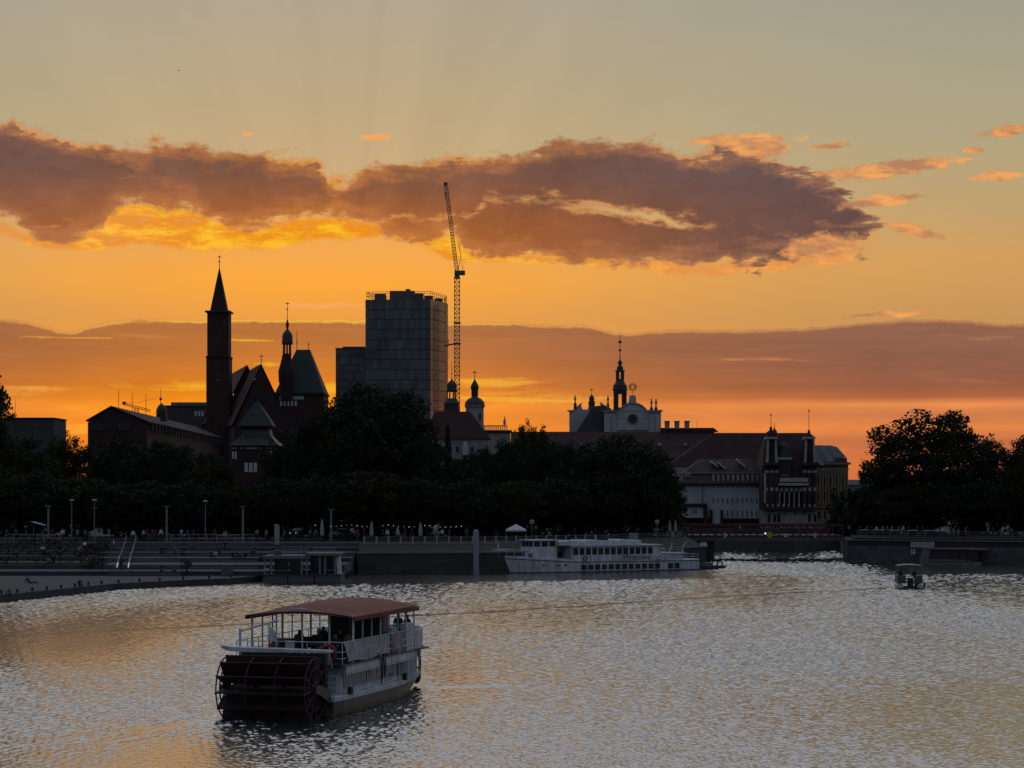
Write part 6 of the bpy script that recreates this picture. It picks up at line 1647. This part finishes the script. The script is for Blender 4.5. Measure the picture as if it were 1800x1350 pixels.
# string lights
sl_ = thing('string_lights', 'string of small warm bulbs hung between the closed parasols', 'string lights', (wx(545, 305), 305, LAND))
pts = []
for i in range(61):
    t_ = i / 60; x = 545 + 275 * t_; y = 921 + 3.2 * math.sin(math.pi * ((t_ * 4) % 1.0)) + 1.5 * t_
    pts.append(at(x, y, 305) - sl_.location)
MB().tube(pts, 0.015, 3).build('wire', M['black'], sl_)
rr = random.Random(2)
for i in range(2, 60, 2):
    if rr.random() < 0.22: continue
    MB().ball(tuple(pts[i] - Vector((0, 0, 0.08))), rr.uniform(0.035, 0.075), n=6).build('bulb', M['bulb'], sl_)
for i in (0, 15, 30, 45, 60): MB().tube([(pts[i].x, 0, 0), (pts[i].x, 0, pts[i].z)], 0.03, 5).build('support_pole', M['steel'], sl_)
# teal neon sign on its pole
ns_ = thing('neon_sign', 'glowing teal neon sign on a pole above the parked silver car', 'sign', (wx(601, 322), 322, LAND))
k = 322 / F
MB().prism([((x - 601) * k, wz(y, 322) - LAND) for x, y in ((595.5, 912), (606.5, 912), (606, 915), (602.5, 918), (600, 920.5), (599, 919), (600, 917), (596, 915.5))], 'y', -0.05, 0.05).build('neon_panel', M['teal'], ns_)
MB().tube([(0, 0.12, 0), (0, 0.12, wz(912, 322) - LAND)], 0.04).build('pole', M['steel'], ns_)
# cars
def car(x, D, rz, col, label, lit=False):
    r = thing('parked_car', label, 'car', (wx(x, D), D, LAND), rz)
    prof = [(-2.1, 0.35), (-2.15, 0.75), (-1.9, 0.92), (-1.35, 0.98), (-0.75, 1.42), (0.7, 1.46), (1.35, 1.0), (2.0, 0.88), (2.15, 0.7), (2.1, 0.35)]
    b = MB(); b.prism(prof, 'y', -0.85, 0.85); o = b.build('body', M['carpaint'], r); o.color = (*col, 1)
    for sy in (-1, 1):
        for pts in ([(-0.7, 1.0), (-0.62, 1.36), (-0.02, 1.38), (-0.02, 1.0)], [(0.05, 1.0), (0.05, 1.38), (0.62, 1.38), (1.15, 1.0)]): MB().prism(pts, 'y', min(sy * 0.85, sy * 0.87), max(sy * 0.85, sy * 0.87)).build('window', M['glass'], r)
        for wx_ in (-1.35, 1.35):
            t_ = MB(); t_.torus((wx_, sy * 0.8, 0.33), 0.22, 0.11, 'y', 16, 6); w_ = t_.build('wheel', M['black'], r, smooth_angle=50); MB().lathe([(0.15, -.02), (0.15, .02)], 0, 0, 10).build('rim', M['steelg'], w_).matrix_local = Matrix.Translation((wx_, sy * 0.86, 0.33)) @ Matrix.Rotation(math.radians(90), 4, 'X')
        MB().box(-2.16, -2.1, sy * 0.6 - 0.18, sy * 0.6 + 0.18, 0.62, 0.76).build('headlight', M['lamp_lit'] if lit else M['glass'], r)
    MB().add([(-1.36, -0.7, 0.99), (-1.36, 0.7, 0.99), (-0.77, 0.65, 1.42), (-0.77, -0.65, 1.42)], [(0, 1, 2, 3)]).build('windscreen', M['glass'], r)
car(606, 322, math.radians(170), (0.62, 0.64, 0.68), 'parked silver car behind the terraces below the teal sign')
car(530, 330, math.radians(62), (0.03, 0.03, 0.035), 'dark car with lit headlights beside the silver car', True)
# small round-top signs on posts
for x, y, D_, lbl in ((935, 917, 312, 'small white sign plate on a post behind the pop-up canopy'), (1155, 917, 326, 'small white sign plate on a post near the bridge end'), (1736, 922, 334, 'small white sign plate on a post behind the right bank railing')):
    r = thing('sign_post', lbl, 'sign', (wx(x, D_), D_, LAND)); zc = wz(y, D_) - LAND
    MB().tube([(0, 0.06, 0), (0, 0.06, zc + 0.3)], 0.035).build('post', M['steelg'], r); MB().box(-0.28, 0.28, -0.02, 0.02, zc - 0.26, zc + 0.26).build('plate', M['signw'], r); MB().box(-0.2, 0.2, -0.03, -0.021, zc - 0.12, zc + 0.02).build('plate_mark', M['ink'], r)

# ------------------------------------------------------------------ right bank: floating bar and its letters
ang = math.atan2(-11.0, 23.3)
fbt = thing('floating_bar', 'low floating bar with a slanted white end, moored at the right bank wall', 'houseboat', (61.5, 318.4, 0), ang)
MB().box(-4.6, 3.9, 0, 1.8, -0.5, 0.45).build('hull', M['grey'], fbt); MB().box(-3.6, 3.6, 0.3, 1.7, 0.453, 2.0).build('cabin', M['black'], fbt)
MB().prism([(-4.6, 0.46), (-3.4, 0.46), (-3.0, 2.15), (-4.2, 2.15)], 'y', 0.1, 1.75).build('end_panel', M['grey'], fbt); MB().box(-4.3, 4.8, 0.0, 1.9, 2.155, 2.3).build('roof', M['grey'], fbt)
for i in range(5): MB().box(-2.6 + i * 1.2, -1.6 + i * 1.2, 0.24, 0.299, 0.6, 1.85).build('window', M['glass'], fbt)
MB().box(-3.3, 2.0, -0.12, -0.02, 0.55, 0.75).build('deck_rail', M['grey'], fbt)
for x in (-3.4, -0.4, 2.6): MB().tube([(x, -0.05, -0.3), (x, -0.05, 0.7)], 0.12).build('mooring_post', M['grey'], fbt)
for i, ch in enumerate('FORMAP'):
    c_ = i if i < 5 else 0; z_ = 2.75 if i < 5 else 1.75
    lx = -1.75 + c_ * 0.68 - 1.6
    base = Vector((59.9, 321.2, 0)); dv = Vector((math.cos(ang), math.sin(ang), 0)); pos = base + dv * lx
    t_ = thing('letter_tile', 'white tile with a dark red capital %s on the right bank wall' % ch, 'sign', (pos.x, pos.y, z_), ang, 'letter tiles on the wall')
    MB().box(-0.31, 0.31, -0.05, 0.05, -0.36, 0.36).build('tile', M['signw'], t_)
    me = text_mesh(ch, 0.78, 0, 0.012); me.materials.clear(); me.materials.append(M['signr']); o = bpy.data.objects.new('letter', me); COL.objects.link(o); o.parent = t_; o.location = (0, -0.066, 0); o.rotation_euler = (math.radians(90), 0, 0)
# market stands on the right bank
for i, (x, w) in enumerate(((1518, 1.4), (1545, 1.6), (1572, 1.3), (1604, 1.5), (1632, 1.2))):
    D_ = 337 - i * 1.5
    r = thing('bar_table', 'pale bar table among the crowd on the right bank', 'table', (wx(x, D_), D_, LAND), 0, 'bar tables on the right bank')
    MB().box(-w / 2, w / 2, 0, 0.7, 0.98, 1.05).build('table_top', M['cloth'], r)
    for sx in (-1, 1): MB().box(sx * w * .42 - .03, sx * w * .42 + .03, 0.3, 0.36, 0, 0.978).build('leg', M['steel'], r)

# ------------------------------------------------------------------ people on the bank
POSEW = dict(stand='standing', walk='walking', sit='sitting', crouch='sitting with knees drawn up', lean='leaning back')
COLW = dict(black='black', white='white', grey='grey', blue='dark blue', red='dark red', beige='beige', green='dark green')
def folk(lst, where, group):
    for x, y, z, pose, sh, rz in lst: person(pose, x, y, z, rz, sh, 'person in %s %s %s' % (COLW[sh], POSEW[pose], where), group)
def step(x, k, pose, sh, rz=0.0, back=0.3):
    d, z = STEPS[k]; y = d + back
    return (wx(x, y), y, z + (0.0), pose, sh, rz)
folk([step(283, 3, 'sit', 'black', .2), step(290, 3, 'sit', 'black', -.2), step(307, 3, 'sit', 'grey', .3), step(323, 3, 'sit', 'black', -.4), step(384, 3, 'sit', 'black', .5), step(396, 4, 'sit', 'black', -.2),
      step(371, 2, 'crouch', 'black', .3, 2.0), step(380, 2, 'crouch', 'white', -.9, 2.2), step(443, 3, 'sit', 'grey', .2), step(447.5, 3, 'sit', 'black', -.1),
      step(409, 2, 'crouch', 'black', .8, 1.2), step(418, 2, 'crouch', 'black', -.3, 1.0), step(424, 2, 'crouch', 'grey', .1, 1.4), step(432, 2, 'crouch', 'black', -.9, 1.2), step(340, 4, 'sit', 'grey', 0), step(458, 2, 'sit', 'blue', 0.3)],
     'on the terraces right of the stairway', 'people on the terraces')
folk([step(284, 0, 'sit', 'black', .2), step(308, 0, 'sit', 'grey', -.3)], 'on the lowest terrace above the quay', 'people on the lowest terrace')
folk([step(191, 3, 'stand', 'black', 1.2, 3), step(200, 3, 'stand', 'white', -1.2, 3), step(180, 0, 'stand', 'black', .4, 3), step(158, 0, 'stand', 'red', .4, 4), step(213, 0, 'walk', 'blue', 3.1, 2.0), step(234, 5, 'stand', 'white', 0.2, 1.5)], 'beside the handrails of the stairway', 'people by the stairway')
folk([step(75, 3, 'crouch', 'white', .3, 2), step(60, 3, 'lean', 'grey', .9, 2.4), step(115, 3, 'crouch', 'grey', -.5, 2), step(150, 4, 'lean', 'white', .6, 1), step(138, 3, 'lean', 'beige', -.6, 3), step(88, 2, 'crouch', 'black', .4, 3), step(142, 2, 'crouch', 'black', -.3, 3.5), step(85, 1, 'crouch', 'white', .5, 3), step(95, 1, 'crouch', 'black', -.4, 3), step(30, 2, 'lean', 'blue', .5, 3), step(12, 1, 'crouch', 'black', .2, 4), step(155, 1, 'lean', 'beige', .8, 5)],
     'on the lawns left of the stairway', 'people on the lawns')
folk([step(105, 1, 'stand', 'black', .2, 3.2), step(104, 3, 'stand', 'black', .2, 3), step(30, 1, 'stand', 'blue', .2, 4)], 'on the lawns left of the stairway', 'people on the lawns')
Dq = dist_on(1032, QZ)
folk([(wx(140, Dq), Dq, QZ, 'crouch', 'black', 0.6), (wx(52, Dq + 8), Dq + 8, QZ, 'lean', 'black', 1.2), (wx(17, dist_on(1050, QZ)), dist_on(1050, QZ), QZ, 'crouch', 'grey', -.3)], 'on the quay edge', 'people on the quay')
rr = random.Random(21)
prom = []
for x in (252, 258, 268, 274, 283, 319, 330, 340, 378, 452, 468, 500, 512, 522, 545, 556, 628, 640, 12, 28, 46, 70, 92, 110, 136, 150):
    d = 301 + rr.uniform(0, 7); prom.append((wx(x, d), d, LAND, rr.choice(('stand', 'walk')), 'white' if x == 319 else rr.choice(('black', 'grey', 'grey', 'beige', 'blue', 'white', 'red')), rr.uniform(0, 6.28)))
folk(prom, 'on the promenade behind the terraces', 'people on the promenade')
prom = []
for x in (681, 712, 724, 768, 778, 790, 820, 872, 940, 968, 1010, 1046, 1082, 1120):
    d = 300 + (x - 681) * 0.055 + rr.uniform(0, 6); prom.append((wx(x, d), d, LAND, rr.choice(('stand', 'walk')), 'white' if x in (681, 778, 1082) else rr.choice(('black', 'grey', 'beige', 'blue', 'grey')), rr.uniform(0, 6.28)))
folk(prom, 'behind the fence of the river wall', 'people behind the river fence')
prom = []
for x in (1164, 1171, 1194, 1202, 1209, 1216): d = 333 + rr.uniform(0, 6); prom.append((wx(x, d), d, LAND, rr.choice(('stand', 'walk')), rr.choice(('black', 'grey', 'white', 'blue')), rr.uniform(0, 6.28)))
folk(prom, 'at the bridge end beside the closed parasols', 'people at the bridge end')
prom = []
for x in (1512, 1524, 1532, 1541, 1552, 1560, 1568, 1580, 1588, 1597, 1612, 1622, 1640, 1652, 1659, 1672, 1680, 1737, 1745): d = 332 + (1640 - x) * 0.02 + rr.uniform(0, 5); prom.append((wx(x, d), d, LAND, rr.choice(('stand', 'stand', 'walk')), 'white' if x in (1659, 1737) else rr.choice(('black', 'grey', 'white', 'blue', 'beige')), rr.uniform(0, 6.28)))
folk(prom, 'in the crowd on the right bank', 'crowd on the right bank')
# a bird high in the sky
bd = MB(); bd.lathe([(0.01, -0.2), (0.05, -0.08), (0.06, 0.05), (0.02, 0.2)], 0, 0, 6)
bd.add([(0, 0, 0.1), (0.28, 0.02, 0.12), (0.55, 0, -0.02), (0.25, 0, -0.02), (0, 0, -0.06), (-0.28, 0.02, 0.12), (-0.55, 0, -0.02), (-0.25, 0, -0.02)], [(0, 1, 2, 3, 4), (0, 4, 7, 6, 5)])
o = bd.build('bird', M['black']); o.location = at(314, 124, 420); o.scale = (0.6, 0.6, 0.6); tag(o, 'tiny dark bird flying high above the cloud bank', 'bird')
